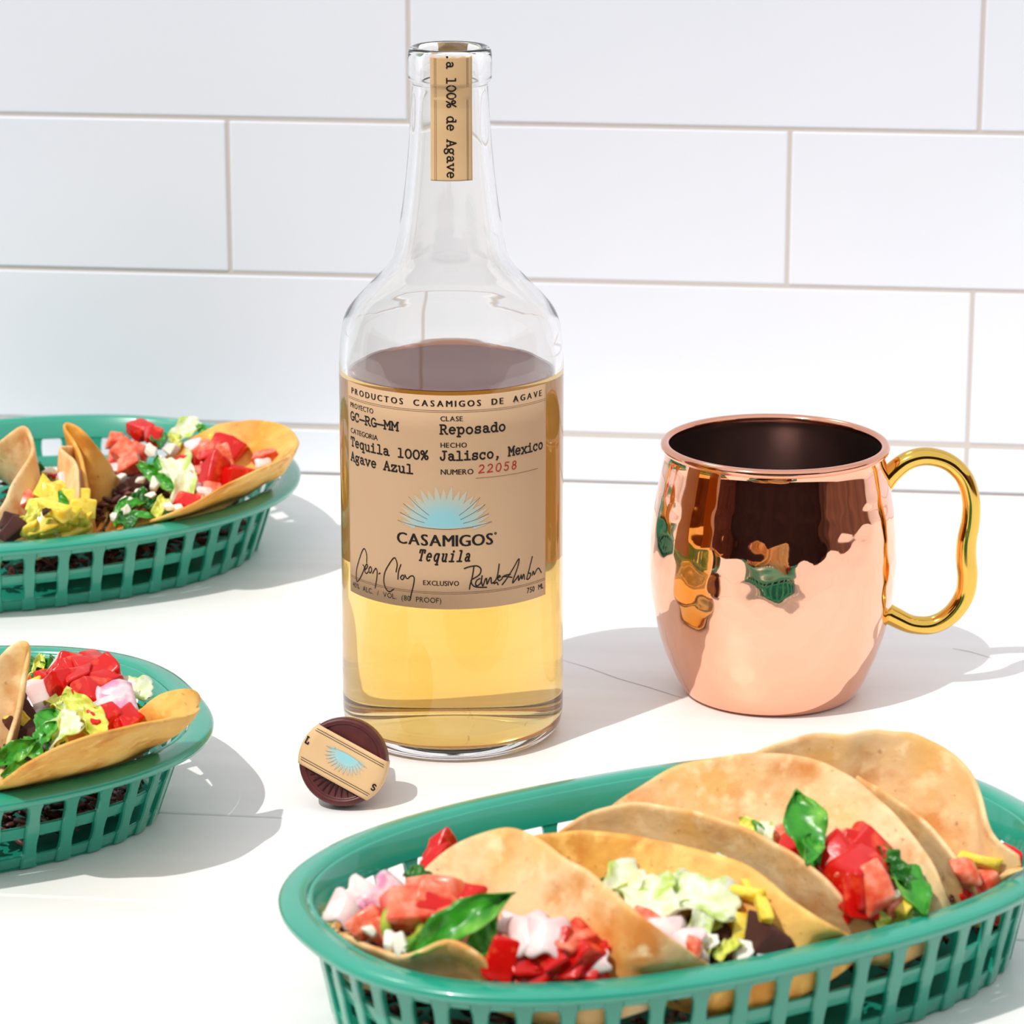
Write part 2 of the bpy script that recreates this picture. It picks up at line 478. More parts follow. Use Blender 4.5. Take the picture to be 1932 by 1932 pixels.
def sans_raw(text):
    cu = bpy.data.curves.new('t', 'FONT'); cu.body = text; cu.size = 1.0; cu.resolution_u = 3
    o = bpy.data.objects.new('t', cu); COL.objects.link(o)
    bpy.context.view_layer.update()
    dg = bpy.context.evaluated_depsgraph_get()
    me = bpy.data.meshes.new_from_object(o.evaluated_get(dg))
    V = [(v.co.x, v.co.y) for v in me.vertices]; F = [tuple(q.vertices) for q in me.polygons]
    bpy.data.objects.remove(o); bpy.data.curves.remove(cu); bpy.data.meshes.remove(me)
    return V, F
_hv, _ = sans_raw('H')
CAPH = max(v[1] for v in _hv)

def sans(text, x0, x1, y, cap, bold=0.0):
    """block capitals between x0 and x1 (mm), letters spread evenly to the width"""
    words = []
    tot = 0
    for ch in text:
        if ch == ' ':
            words.append((None, None, 0.62)); continue
        V, F = sans_raw(ch)
        lo = min(v[0] for v in V); hi = max(v[0] for v in V)
        words.append((V, F, hi - lo)); V[:] = [(a - lo, b) for a, b in V]
    s = cap / CAPH
    natural = sum(w[2] for w in words) * s
    n = len(words) - 1
    gap = (x1 - x0 - natural) / max(n, 1)
    sx = 1.0
    if gap < 0.12 * cap:
        gap = 0.14 * cap
        sx = (x1 - x0 - gap * n) / natural
    OV, OF = [], []
    x = x0
    for V, F, w in words:
        if V:
            b = len(OV)
            for k in ((0,) if not bold else (-bold, bold)):
                b = len(OV)
                OV += [(x + a * s * sx + k, y + c * s) for a, c in V]
                OF += [tuple(i + b for i in f) for f in F]
        x += w * s * sx + gap
    return OV, OF

def on_cyl(V, R):
    return [(R * math.sin(x / 1000 / R), -R * math.cos(x / 1000 / R), z / 1000) for x, z in V]

def strip_line(x0, x1, z, w, n=40):
    V, F = [], []
    for i in range(n + 1):
        x = x0 + (x1 - x0) * i / n
        V += [(x, z - w / 2), (x, z + w / 2)]
    F = [(2 * i, 2 * i + 2, 2 * i + 3, 2 * i + 1) for i in range(n)]
    return V, F

def agave_fan(cx, cy, half, height, blades=19, dip=0.0):
    """blades of a printed agave fan: vertices (x, y), faces, reach 0..1"""
    V, F, Rr = [], [], []
    n = 28
    def root_pt(i, k):
        # closed outline: arc above, shallow curve below
        if i <= n:
            a = math.pi * i / n
            p = (cx + 0.62 * half * math.cos(a), cy + dip * .36 * abs(math.cos(a)) ** 2 + 0.56 * height * math.sin(a))
        else:
            q = -1 + 2 * (i - n) / n
            p = (cx + 0.62 * half * q, cy + dip * .36 * q * q)
        return (cx + (p[0] - cx) * k, cy + .12 * height + (p[1] - cy - .12 * height) * k)
    rings, m_ = 6, 2 * n
    for k in range(rings + 1):
        for i in range(m_):
            V.append(root_pt(i, k / rings)); Rr.append(0.5 * k / rings)
    for k in range(rings):
        for i in range(m_):
            F.append((k * m_ + i, k * m_ + (i + 1) % m_, (k + 1) * m_ + (i + 1) % m_, (k + 1) * m_ + i))
    for k in range(blades):
        a = math.pi * (k + 0.0) / (blades - 1)
        e = dip * abs(math.cos(a)) ** 2
        tx, ty = cx + half * math.cos(a), cy + e + height * math.sin(a) * (1.0 if k % 2 == 0 else 0.93)
        w = 0.075 * half
        px, py = -math.sin(a) * w, math.cos(a) * w * 0.9
        bx, by = cx + 0.61 * half * math.cos(a), cy + e * .37 + 0.555 * height * math.sin(a)
        mx, my = (bx * .45 + tx * .55), (by * .45 + ty * .55)
        b = len(V)
        V += [(bx - px, by - py), (bx + px, by + py), (mx + px * .62, my + py * .62), (mx - px * .62, my - py * .62), (tx, ty)]
        Rr += [0.5, 0.5, 0.76, 0.76, 1.0]
        F += [(b, b + 1, b + 2, b + 3), (b + 3, b + 2, b + 4)]
    return V, F, Rr

def set_reach(o, R):
    a = o.data.attributes.new('reach', 'FLOAT', 'POINT')
    a.data.foreach_set('value', R)

# ------------------------------------------------------------------ the bottle
bottle = empty('bottle')
tag(bottle, 'clear glass tequila bottle two thirds full of amber spirit with kraft paper label', 'bottle')
OUT = [(.0, .0035), (.014, .0032), (.026, .0018), (.0345, .0002), (.0368, .0), (.039, .0006), (.0412, .0026), (.0426, .006), (.0432, .011), (.0432, .03), (.0430, .06),
       (.0430, .145), (.0427, .153), (.0422, .159), (.0411, .1648), (.0392, .1690), (.0362, .1728), (.0325, .1768), (.0283, .1812), (.0247, .1850), (.0222, .1888), (.0206, .194),
       (.0196, .2), (.0186, .2062), (.0175, .214), (.01675, .2204), (.0160, .228), (.0153, .2365), (.0147, .2455), (.01425, .2535), (.01425, .2552), (.0148, .2560),
       (.01545, .2566), (.0157, .2580), (.0157, .2655), (.0154, .2675), (.0146, .2686), (.0133, .2690)]
INN = [(.0118, .2684), (.0110, .2670), (.0108, .255), (.0112, .245), (.0119, .235), (.0132, .22), (.0150, .206), (.0166, .196), (.0186, .1885), (.0213, .1843), (.025, .1805),
       (.0292, .176), (.033, .172), (.0362, .168), (.0380, .1635), (.0390, .158), (.0398, .15), (.0400, .12), (.0402, .03), (.0401, .012), (.0394, .0078), (.0374, .0056), (.03, .0050), (.02, .0056), (.008, .0068), (.0, .0070)]

def finer(prof, k=3):
    P = [Vector((r, 0, z)) for r, z in prof]
    out = []
    for i in range(len(P) - 1):
        p1, p2 = P[i], P[i + 1]
        p0 = P[i - 1] if i else p1 * 2 - p2
        p3 = P[i + 2] if i + 2 < len(P) else p2 * 2 - p1
        # centripetal-safe: limit tangents
        L = (p2 - p1).length
        m1 = (p2 - p0); m2 = (p3 - p1)
        m1 = m1.normalized() * L if m1.length else m1
        m2 = m2.normalized() * L if m2.length else m2
        for q in range(k):
            t = q / k
            h = (2 * t ** 3 - 3 * t ** 2 + 1) * p1 + (t ** 3 - 2 * t ** 2 + t) * m1 + (-2 * t ** 3 + 3 * t ** 2) * p2 + (t ** 3 - t ** 2) * m2
            out.append((max(h.x, 0.0), h.z))
    out.append((prof[-1][0], prof[-1][1]))
    return out

def lathe_axis(name, prof, mat, parent, n=128):
    """lathe whose first and last points may lie on the axis"""
    V, F = [], []
    idx = []
    for r, z in prof:
        if r < 1e-6:
            idx.append([len(V)] * n); V.append((0, 0, z))
        else:
            b = len(V)
            V += [(r * math.cos(2 * math.pi * i / n), r * math.sin(2 * math.pi * i / n), z) for i in range(n)]
            idx.append(list(range(b, b + n)))
    for A, B in zip(idx, idx[1:]):
        for i in range(n):
            j = (i + 1) % n
            f = []
            for q in (A[i], A[j], B[j], B[i]):
                if q not in f: f.append(q)
            if len(f) > 2: F.append(tuple(f))
    return mk(name, V, F, mat, parent)

LEVEL = 0.1465
dry = [q for q in INN if q[1] > .150] + [(.0398, .150), (.0399, LEVEL)]
wet = [(.0399, LEVEL)] + [q for q in INN if q[1] < LEVEL - .001]
glass = lathe_axis('glass_body', finer(OUT + dry, 3), M['glass'], bottle)
wet_prof = finer(wet, 3)
top_prof = [(.0, LEVEL - .0002), (.030, LEVEL - .0002), (.0380, LEVEL - .0001), (.0399, LEVEL)]
liq = lathe_axis('tequila', top_prof + wet_prof[1:], M['liquid_side'], bottle)
liq.data.materials.append(M['liquid'])
for f in liq.data.polygons:
    if f.center.z > LEVEL - .00025: f.material_index = 1
    if f.center.z > LEVEL - .00025: f.use_smooth = True

def label_patch(name, a0, a1, z0, z1, R, mat, parent, n=64, m=6, thick=0.0001):
    V, F = [], []
    for layer in ((0, 1) if thick else (0,)):
        rr = R + thick * layer
        for j in range(m + 1):
            for i in range(n + 1):
                a = (a0 + (a1 - a0) * i / n)
                V.append((rr * math.sin(a), -rr * math.cos(a), z0 + (z1 - z0) * j / m))
    W = n + 1; H = (m + 1) * W
    if not thick:      # a single sheet glued to the glass
        return mk(name, V, [(j * W + i, j * W + i + 1, (j + 1) * W + i + 1, (j + 1) * W + i) for j in range(m) for i in range(n)], mat, parent)
    for j in range(m):
        for i in range(n):
            F.append((j * W + i, j * W + i + 1, (j + 1) * W + i + 1, (j + 1) * W + i))
            F.append((H + j * W + i, H + (j + 1) * W + i, H + (j + 1) * W + i + 1, H + j * W + i + 1))
    for i in range(n):
        F.append((i, i + 1, H + i + 1, H + i)); q = m * W
        F.append((q + i, q + i + 1, H + q + i + 1, H + q + i))
    for j in range(m):
        F.append((j * W, (j + 1) * W, H + (j + 1) * W, H + j * W)); F.append((j * W + n, (j + 1) * W + n, H + (j + 1) * W + n, H + j * W + n))
    return mk(name, V, F, mat, parent)

RL = 0.04335
S_ = 0.0430 / 1000
lab = label_patch('front_label', -47.3 / 43, 41.9 / 43, .0627, .1456, .0428, M['paper'], bottle, thick=RL + .0001 - .0428)
back = label_patch('back_label', math.pi - 1.28, math.pi + 1.28, .060, .1400, .0428, M['paper_back'], bottle, thick=0)
R_INK = RL + 0.00019
def ink(name, VF, matname='ink', dr=0.0):
    V, F = VF[0], VF[1]
    V = [(x * (RL + .0002) / .043, z) for x, z in V]
    return mk(name, on_cyl(V, R_INK + dr), F, M[matname], lab, smooth=False)

ink('heading_lettering', sans('PRODUCTOS CASAMIGOS DE AGAVE', -44.0, 39.0, 141.5, 2.3, bold=0.13))
for zz in (139.95, 139.35): ink('ruled_line', strip_line(-46.6, 41.4, zz, 0.13), 'ink_brown')
ink('small_lettering', sans('PROYECTO', -45.0, -31.0, 136.0, 1.95, bold=.06))
ink('typed_lettering', typed('GC-RG-MM', -45.2, -19.6, 131.1, 3.0, 0.62, fill=0.96))
ink('small_lettering', sans('CATEGORIA', -45.0, -28.9, 126.0, 1.95, bold=.06))
ink('typed_lettering', typed('Tequila 100%', -45.1, -8.0, 121.0, 3.15, 0.64, jitter=.06))
ink('typed_lettering', typed('Agave Azul', -45.2, -13.8, 115.2, 3.15, 0.64, jitter=.06))
ink('small_lettering', sans('CLASE', -3.3, 4.8, 135.95, 1.85, bold=.06))
ink('typed_lettering', typed('Reposado', -3.6, 21.4, 131.1, 3.2, 0.64, jitter=.06))
ink('small_lettering', sans('HECHO', -3.3, 6.3, 125.8, 1.85, bold=.06))
ink('typed_lettering', typed('Jalisco, Mexico', -3.6, 39.8, 121.0, 3.15, 0.64, fill=.92, jitter=.06))
ink('small_lettering', sans('NUMERO', -3.3, 8.7, 115.4, 2.0, bold=.06))
ink('red_number', typed('22058', 10.5, 26.2, 115.6, 2.9, 0.42, shear=0.12, fill=.72), 'ink_red')
ink('ruled_line', strip_line(9.6, 37.0, 113.7, 0.14), 'ink_brown')
V, F, RR = agave_fan(-2.3, 94.3, 17.9, 17.2, 19, dip=2.0)
fan = ink('agave_emblem', (V, F), 'agave'); set_reach(fan, RR)
pl = [[(-20.2 + 36 * i / 24, 94.2 + 2.2 * abs(2 * i / 24 - 1) ** 2) for i in range(25)]]
for s in (-1, 1):
    for (x0, z0, x1, z1) in ((7.2, 96.4, 16.9, 99.6), (6.2, 97.9, 15.5, 103.2), (5.6, 99.5, 13.4, 106.1)):
        pl.append([(-2.3 + s * (x0 + (x1 - x0) * i / 6), z0 + (z1 - z0) * i / 6 + .5 * math.sin(math.pi * i / 6) * -.6) for i in range(7)])
VV, FF = [], []; stroke_faces(pl, 0.16, VV, FF)
ink('emblem_outline', (VV, FF), 'ink_brown', 0.00003)
ink('brand_lettering', sans('CASAMIGOS', -20.5, 16.1, 87.5, 4.35, bold=0.19))
VV, FF = [], []; stroke_faces([arc(17.2, 91.6, .35, .35, 0, 360, 8)], 0.3, VV, FF); ink('registered_mark', (VV, FF))
ink('script_lettering', typed('Tequila', -12.2, 7.2, 81.6, 3.9, 0.66, shear=0.24, fill=0.70))
ink('small_lettering', sans('EXCLUSIVO', -10.2, 3.2, 72.0, 1.85, bold=.06))
for zz in (69.35, 68.75): ink('ruled_line', strip_line(-46.6, 41.4, zz, 0.13), 'ink_brown')
ink('small_lettering', sans('40% ALC. / VOL. (80 PROOF)', -45.0, -3.4, 65.1, 2.0))
ink('small_lettering', sans('750 ML', 31.2, 40.4, 65.6, 2.1, bold=.05))

def px_label(u, v):
    R = RL
    r = (FWD * FPX + RGT * (u - CEN) + UPV * (CEN - v)).normalized()
    a = r.x ** 2 + r.y ** 2; b = 2 * (CAM.x * r.x + CAM.y * r.y); c = CAM.x ** 2 + CAM.y ** 2 - R * R
    t = (-b - math.sqrt(max(b * b - 4 * a * c, 0))) / (2 * a)
    P = CAM + r * t
    return (math.atan2(P.x, -P.y) * 43.0, P.z * 1000)

SIG1 = [[(375, 1225), (375, 1120), (345, 1035), (310, 1080), (270, 1200), (240, 1320), (235, 1430), (248, 1485), (290, 1430), (330, 1340), (345, 1285), (325, 1255)],
        [(350, 1320), (375, 1300), (388, 1265), (374, 1245), (353, 1290), (352, 1348), (372, 1372), (395, 1350)], [(422, 1278), (405, 1310), (408, 1350), (425, 1364), (441, 1330), (436, 1292), (422, 1278)],
        [(455, 1370), (480, 1325), (500, 1300), (515, 1340), (512, 1430), (490, 1570)], [(538, 1378), (555, 1366)],
        [(770, 1350), (785, 1250), (762, 1168), (735, 1165), (680, 1240), (622, 1350), (605, 1470), (630, 1570), (680, 1618), (740, 1585)],
        [(835, 1250), (803, 1350), (795, 1450)], [(845, 1400), (830, 1430), (855, 1455), (880, 1420), (865, 1395), (845, 1400)],
        [(890, 1390), (905, 1430), (930, 1440), (960, 1410), (1000, 1405), (1015, 1450), (1000, 1550), (975, 1650), (960, 1730)]]
SIG2 = [[(400, 1305), (470, 1280), (560, 1268), (610, 1290), (625, 1330), (600, 1390), (510, 1450)], [(530, 1275), (505, 1430), (480, 1520), (470, 1585)], [(490, 1465), (505, 1520), (560, 1555), (700, 1560)],
        [(612, 1440), (572, 1460), (550, 1510), (570, 1540), (620, 1500), (640, 1400), (630, 1480), (650, 1540), (680, 1455), (700, 1440), (705, 1520), (740, 1440), (760, 1430), (765, 1505), (800, 1490)],
        [(870, 1245), (850, 1380), (830, 1450), (800, 1490), (802, 1512), (835, 1490), (855, 1525)], [(855, 1432), (885, 1415), (870, 1400), (850, 1440), (870, 1470), (912, 1440)],
        [(910, 1525), (960, 1460), (1060, 1300), (1135, 1170), (1120, 1280), (1060, 1450), (1050, 1500)], [(1040, 1425), (950, 1412), (905, 1425), (960, 1395), (1020, 1385)],
        [(1060, 1495), (1110, 1430), (1130, 1400), (1130, 1470), (1160, 1410), (1165, 1390), (1175, 1450), (1200, 1380), (1210, 1450)],
        [(1315, 1145), (1270, 1330), (1240, 1450), (1280, 1430), (1292, 1370), (1262, 1370)], [(1310, 1400), (1330, 1340), (1340, 1390), (1370, 1330), (1400, 1300), (1435, 1360)]]
for nm, sig, ox, w in (('signature', SIG1, 640, 0.46), ('signature', SIG2, 820, 0.48)):
    polys = []
    for q in sig:
        pts = [Vector((*px_label(ox + x / 7.155, 890 + y / 7.155), 0)) for x, y in q]
        polys.append([(v.x, v.y) for v in catmull(pts, len(pts) * 4)])
    VV, FF = [], []; stroke_faces(polys, w, VV, FF)
    ink(nm, (VV, FF), 'ink', 0.00004)

# the paper seal strip that ran over the stopper and down the neck, torn at the lip
def out_r(z):
    for (r0, z0), (r1, z1) in zip(OUT[4:], OUT[5:]):
        if z0 <= z <= z1: return r0 + (r1 - r0) * (z - z0) / max(z1 - z0, 1e-9)
    return .0157
def strip_r(z):
    if z > .2566: return .01578
    if z > .2475: return .01578 + (out_r(.2475) - .01578) * ((.2566 - z) / .0091) ** 0.45
    return out_r(z) + .00003
def seal(name, c_arc, half, z0, z1, parent, facing=0.0, wob=0.0):
    V, F = [], []
    n, m = 14, 70
    for layer in (0, 1):
        for j in range(m + 1):
            z = z0 + (z1 - z0) * j / m
            for i in range(n + 1):
                q = -1 + 2 * i / n
                r = strip_r(z) + .0001 + .00014 * layer
                if 0.2515 < z < 0.2555: r -= .0003 * math.cos(q * 2.2 + .6)
                zz = z + (wob * math.sin(i * 1.9) if j == m else 0)
                a = (c_arc + q * half) / r + facing
                V.append((r * math.sin(a), -r * math.cos(a), zz))
    W = n + 1; H = (m + 1) * W
    for j in range(m):
        for i in range(n):
            F.append((j * W + i, j * W + i + 1, (j + 1) * W + i + 1, (j + 1) * W + i))
            F.append((H + j * W + i, H + (j + 1) * W + i, H + (j + 1) * W + i + 1, H + j * W + i + 1))
    for i in range(n):
        F.append((i, i + 1, H + i + 1, H + i)); q = m * W
        F.append((q + i, q + i + 1, H + q + i + 1, H + q + i))
    for j in range(m):
        F.append((j * W, (j + 1) * W, H + (j + 1) * W, H + j * W)); F.append((j * W + n, (j + 1) * W + n, H + (j + 1) * W + n, H + j * W + n))
    return mk(name, V, F, M['paper_light'], parent)
sl = seal('paper_seal', .0008, .0081, .2211, .2672, bottle, wob=.0003)
seal('paper_seal', -.0012, .0066, .2600, .2676, bottle, facing=math.pi, wob=.0003)
def on_neck(V, dr=.00031):
    out = []
    for x, z in V:
        r = strip_r(z / 1000) + dr
        if 251.5 < z < 255.5: r -= .0002
        a = x / 1000 / r
        out.append((r * math.sin(a), -r * math.cos(a), z / 1000))
    return out
for x in (-5.6, -5.0, 6.7, 7.2):
    pts = [(x, 221.2 + 45.6 * i / 60) for i in range(61)]
    VV, FF = [], []; stroke_faces([pts], 0.13, VV, FF)
    mk('ruled_line', on_neck(VV), FF, M['ink_brown'], sl, smooth=False)
V, F = typed('.a 100% de Agave', 0, 15.9 * 2.92, 0, 3.1, 0.56, fill=.9)
V = [(-0.9 + y, 222.1 + 15.9 * 2.92 - x) for x, y in V]
mk('seal_lettering', on_neck(V), F, M['ink'], sl, smooth=False)

# ------------------------------------------------------------------ copper mug
MUG = Vector((0.1280, 0.0455, 0))
mug = empty('mug', MUG)
tag(mug, 'hammered copper mug with brass handle standing beside the bottle', 'mug')
MO = [(.0, .0012), (.022, .0010), (.0300, .0003), (.0328, .0003), (.0350, .0016), (.0378, .0058), (.0402, .0108), (.0430, .0175), (.0455, .0255), (.0474, .0335), (.0488, .0415), (.0496, .0495), (.04985, .057), (.0496, .0645), (.0489, .0715), (.0479, .0785), (.0466, .0855), (.0454, .0915), (.0445, .096), (.0440, .0995), (.0440, .1022)]
prof = finer(MO, 6)
V, F, idx = [], [], []
n = 220
for r, z in prof:
    if r < 1e-6:
        idx.append([len(V)] * n); V.append((0, 0, z)); continue
    b = len(V)
    for i in range(n):
        a = 2 * math.pi * i / n
        d = 0.0
        if .004 < z < .095:
            q = z / .0078
            row = math.floor(q)
            best = 9
            for rr_ in (row - 1, row, row + 1):
                offs = (rr_ % 2) * .5
                k = a / (2 * math.pi) * 26
                c = round(k - offs) + offs
                jx = .28 * math.sin(c * 12.9 + rr_ * 7.1); jz = .28 * math.sin(c * 5.3 + rr_ * 3.7)
                dx = (k - c - jx); dz = (q - rr_ - .5 - jz)
                best = min(best, dx * dx + dz * dz)
            d = -.00024 * math.exp(-best * 2.6) * min(1, (z - .004) / .01) * min(1, (.095 - z) / .01)
        V.append(((r + d) * math.cos(a), (r + d) * math.sin(a), z))
    idx.append(list(range(b, b + n)))
for A, B in zip(idx, idx[1:]):
    for i in range(n):
        j = (i + 1) % n; f = []
        for q in (A[i], A[j], B[j], B[i]):
            if q not in f: f.append(q)
        if len(f) > 2: F.append(tuple(f))
mk('mug_body', V, F, M['copper'], mug)
MI = [(.0431, .1024), (.0432, .099), (.0446, .091), (.0470, .0785), (.0485, .066), (.0487, .052), (.0478, .038), (.0446, .0235), (.0395, .012), (.034, .0058), (.025, .0042), (.0, .0042)]
lathe_axis('steel_lining', finer(MI, 4), M['steel'], mug, n=120)
rp = [(.0438 + .0019 * math.cos(2 * math.pi * k / 14), .1030 + .0018 * math.sin(2 * math.pi * k / 14)) for k in range(14)]
lathe('rolled_rim', rp, M['copper_rim'], mug, n=120, closed=True)
HP = [(.0430, 0, .0862), (.0468, 0, .0915), (.0530, 0, .0966), (.0605, 0, .0984), (.0690, 0, .0962), (.0757, 0, .0898), (.0788, 0, .0806), (.0790, 0, .0716), (.0778, 0, .0632), (.0778, 0, .0560), (.0786, 0, .0486), (.0776, 0, .0404), (.0728, 0, .0326), (.0655, 0, .0281), (.0570, 0, .0281), (.0500, 0, .0312), (.0462, 0, .0332)]
tube('handle', HP, [.0043, .0038, .0036, .0036, .0037, .0040, .0043, .0040, .0038, .0037, .0042], M['brass'], mug, n=22, res=120, flat=1.15)

# ------------------------------------------------------------------ the stopper lying on its side
TILT = math.radians(16)
YAW = math.radians(6)
CR, CT = .0163, .0085
axis = Vector((math.sin(YAW) * math.cos(TILT) * -1, -math.cos(YAW) * math.cos(TILT), math.sin(TILT)))
zc = CR * math.cos(TILT) + CT * math.sin(TILT)
P0 = at(646, 1438, zc)
X = Vector((0, 0, 1)).cross(axis).normalized()
Y = axis.cross(X).normalized()
stopper = empty('bottle_stopper', P0)
stopper.matrix_world = Matrix(((X.x, Y.x, axis.x, P0.x), (X.y, Y.y, axis.y, P0.y), (X.z, Y.z, axis.z, P0.z), (0, 0, 0, 1)))
tag(stopper, 'dark brown round bottle stopper with paper seal lying on the counter', 'stopper')
bpy.context.view_layer.update()
lathe_axis('stopper_top', finer([(.0, -.0007), (.0132, -.0007), (.0138, -.0004), (.0141, .0), (.0155, .0), (.0160, -.0004), (CR, -.0012), (CR, -CT + .0008), (.0157, -CT), (.009, -CT)], 2), M['cap_wood'], stopper, n=96)
lathe_axis('cork', finer([(.0093, -CT), (.0093, -CT - .006), (.0091, -.034), (.0084, -.0352), (.0, -.0354)], 2), M['cork'], stopper, n=48)
SA = math.radians(-26.5)
sx, sy = Vector((math.cos(SA), math.sin(SA), 0)), Vector((-math.sin(SA), math.cos(SA), 0))
hw = .0081
V, F = [], []
rows = 16
for j in range(rows + 1):
    v = -hw + 2 * hw * j / rows
    e = math.sqrt(CR * CR - v * v)
    prow = []
    for (x, z) in [(-e - .0003, -.0062 + .0006 * math.sin(j * 1.7)), (-e - .00035, -.0030), (-e - .0002, -.0008), (-e + .0006, .0001)] + [(-e + .0006 + (2 * e - .0012) * k / 10, .00025) for k in range(1, 10)] + [(e - .0006, .0001), (e + .0002, -.0008), (e + .00035, -.0030), (e + .0003, -.0066 + .0007 * math.sin(j * 2.3))]:
        rad = math.hypot(x, v)
        prow.append(sx * x + sy * v + Vector((0, 0, z)))
    V += prow
W = 17
for j in range(rows):
    for i in range(W - 1): F.append((j * W + i, j * W + i + 1, (j + 1) * W + i + 1, (j + 1) * W + i))
cs = mk('paper_seal', V, F, M['paper_light'], stopper)
md = cs.modifiers.new('thickness', 'SOLIDIFY'); md.thickness = .00015; md.offset = 1
def on_cap(V, z=.00055):
    return [sx * (x / 1000) + sy * (y / 1000) + Vector((0, 0, z)) for x, y in V]
for yy in (5.7, 6.5, -5.5, -6.3):
    e = math.sqrt(16.3 ** 2 - yy ** 2) - .9
    VV, FF = [], []; stroke_faces([[(-e, yy), (e, yy)]], 0.2, VV, FF)
    mk('ruled_line', on_cap(VV), FF, M['ink'], cs, smooth=False)
V, F, RR = agave_fan(0, 0, 8.6, 8.0, 15, dip=1.2)
V = [(x + .4, 3.6 - y) for x, y in V]
o = mk('agave_emblem', on_cap(V), F, M['agave'], cs, smooth=False); set_reach(o, RR)
VV, FF = [], []
pl = [[(.4 + 8.6 * (i / 10 - 1), 3.6 - 1.2 * (i / 10 - 1) ** 2) for i in range(21)]]
for k in range(15):
    a = math.pi * k / 14
    pl.append([(.4 + 8.2 * math.cos(a) * q, 3.6 - 1.2 * math.cos(a) ** 2 * q - 7.7 * math.sin(a) * q) for q in (.55, .95)])
stroke_faces(pl, 0.09, VV, FF)
M['ink_blue'] = mat('blue_grey_ink', srgb(112, 160, 170), 0.7)
mk('emblem_outline', on_cap(VV, .0006), FF, M['ink_blue'], cs, smooth=False)
for ch, x, y, s, rot in (('L', -15.0, 1.0, 2.3, 0.0), ('S', 14.6, -2.6, 2.1, 0.0)):
    VV, FF = [], []
    stroke_faces([[(px * s * .8 - s * .4, py * s - s * .5) for px, py in pl_] for pl_ in G[ch]], 0.5, VV, FF)
    VV = [(x + a * math.cos(rot) - b * math.sin(rot), y + a * math.sin(rot) + b * math.cos(rot)) for a, b in VV]
    mk('seal_letter', on_cap(VV, .0006), FF, M['ink'], cs, smooth=False)
for k in range(11):
    a = math.radians(203 + k * 11.0)
    r0, r1 = 7.0, 13.0
    w = .55
    d = (math.cos(a), math.sin(a))
    q = (-d[1], d[0])
    V = [(d[0] * r0 + q[0] * w * 1.3, d[1] * r0 + q[1] * w * 1.3), (d[0] * r0 - q[0] * w * 1.3, d[1] * r0 - q[1] * w * 1.3), (d[0] * r1, d[1] * r1)]
    Vt = [Vector((x / 1000, y / 1000, -.0002)) for x, y in V]; Vb = [Vector((x / 1000, y / 1000, -.0009)) for x, y in V]
    mk('engraved_ray', Vt + Vb, [(0, 1, 2), (5, 4, 3), (0, 3, 4, 1), (1, 4, 5, 2), (2, 5, 3, 0)], M['cap_dark'], stopper, smooth=False)

# ------------------------------------------------------------------ baskets
BK = {}
def inside(P, key, margin=0.0, cone=3.0):
    cx, cy, rot, a, b, n, hz, d = BK[key]
    x, y = P.x - cx, P.y - cy
    c, s_ = math.cos(rot), math.sin(rot)
    lx, ly = x * c + y * s_, -x * s_ + y * c
    z = max(P.z, 0.0)
    if z <= hz: ins = .0098 + (d - .0098) * (1 - z / hz) + .0032 + margin
    else: ins = .0098 + .0032 + margin - (z - hz) * cone
    A, B = a - ins, b - ins
    return (abs(lx) / A) ** n + (abs(ly) / B) ** n

def seat(u, v, z, key, margin=0.0, floor=.006, cone=3.0):
    """the point on the sight line of (u, v), at height z or as much lower as keeps it within the basket"""
    P = at(u, v, z)
    while inside(P, key, margin, cone) > 1 and z > floor:
        z -= .001
        P = at(u, v, z)
    return P

def clamp_in(P, key, margin=0.0):
    f = inside(P, key, margin)
    if f <= 1: return P
    cx, cy, n = BK[key][0], BK[key][1], BK[key][5]
    k = f ** (-1 / n)
    return Vector((cx + (P.x - cx) * k, cy + (P.y - cy) * k, max(P.z, .0045)))

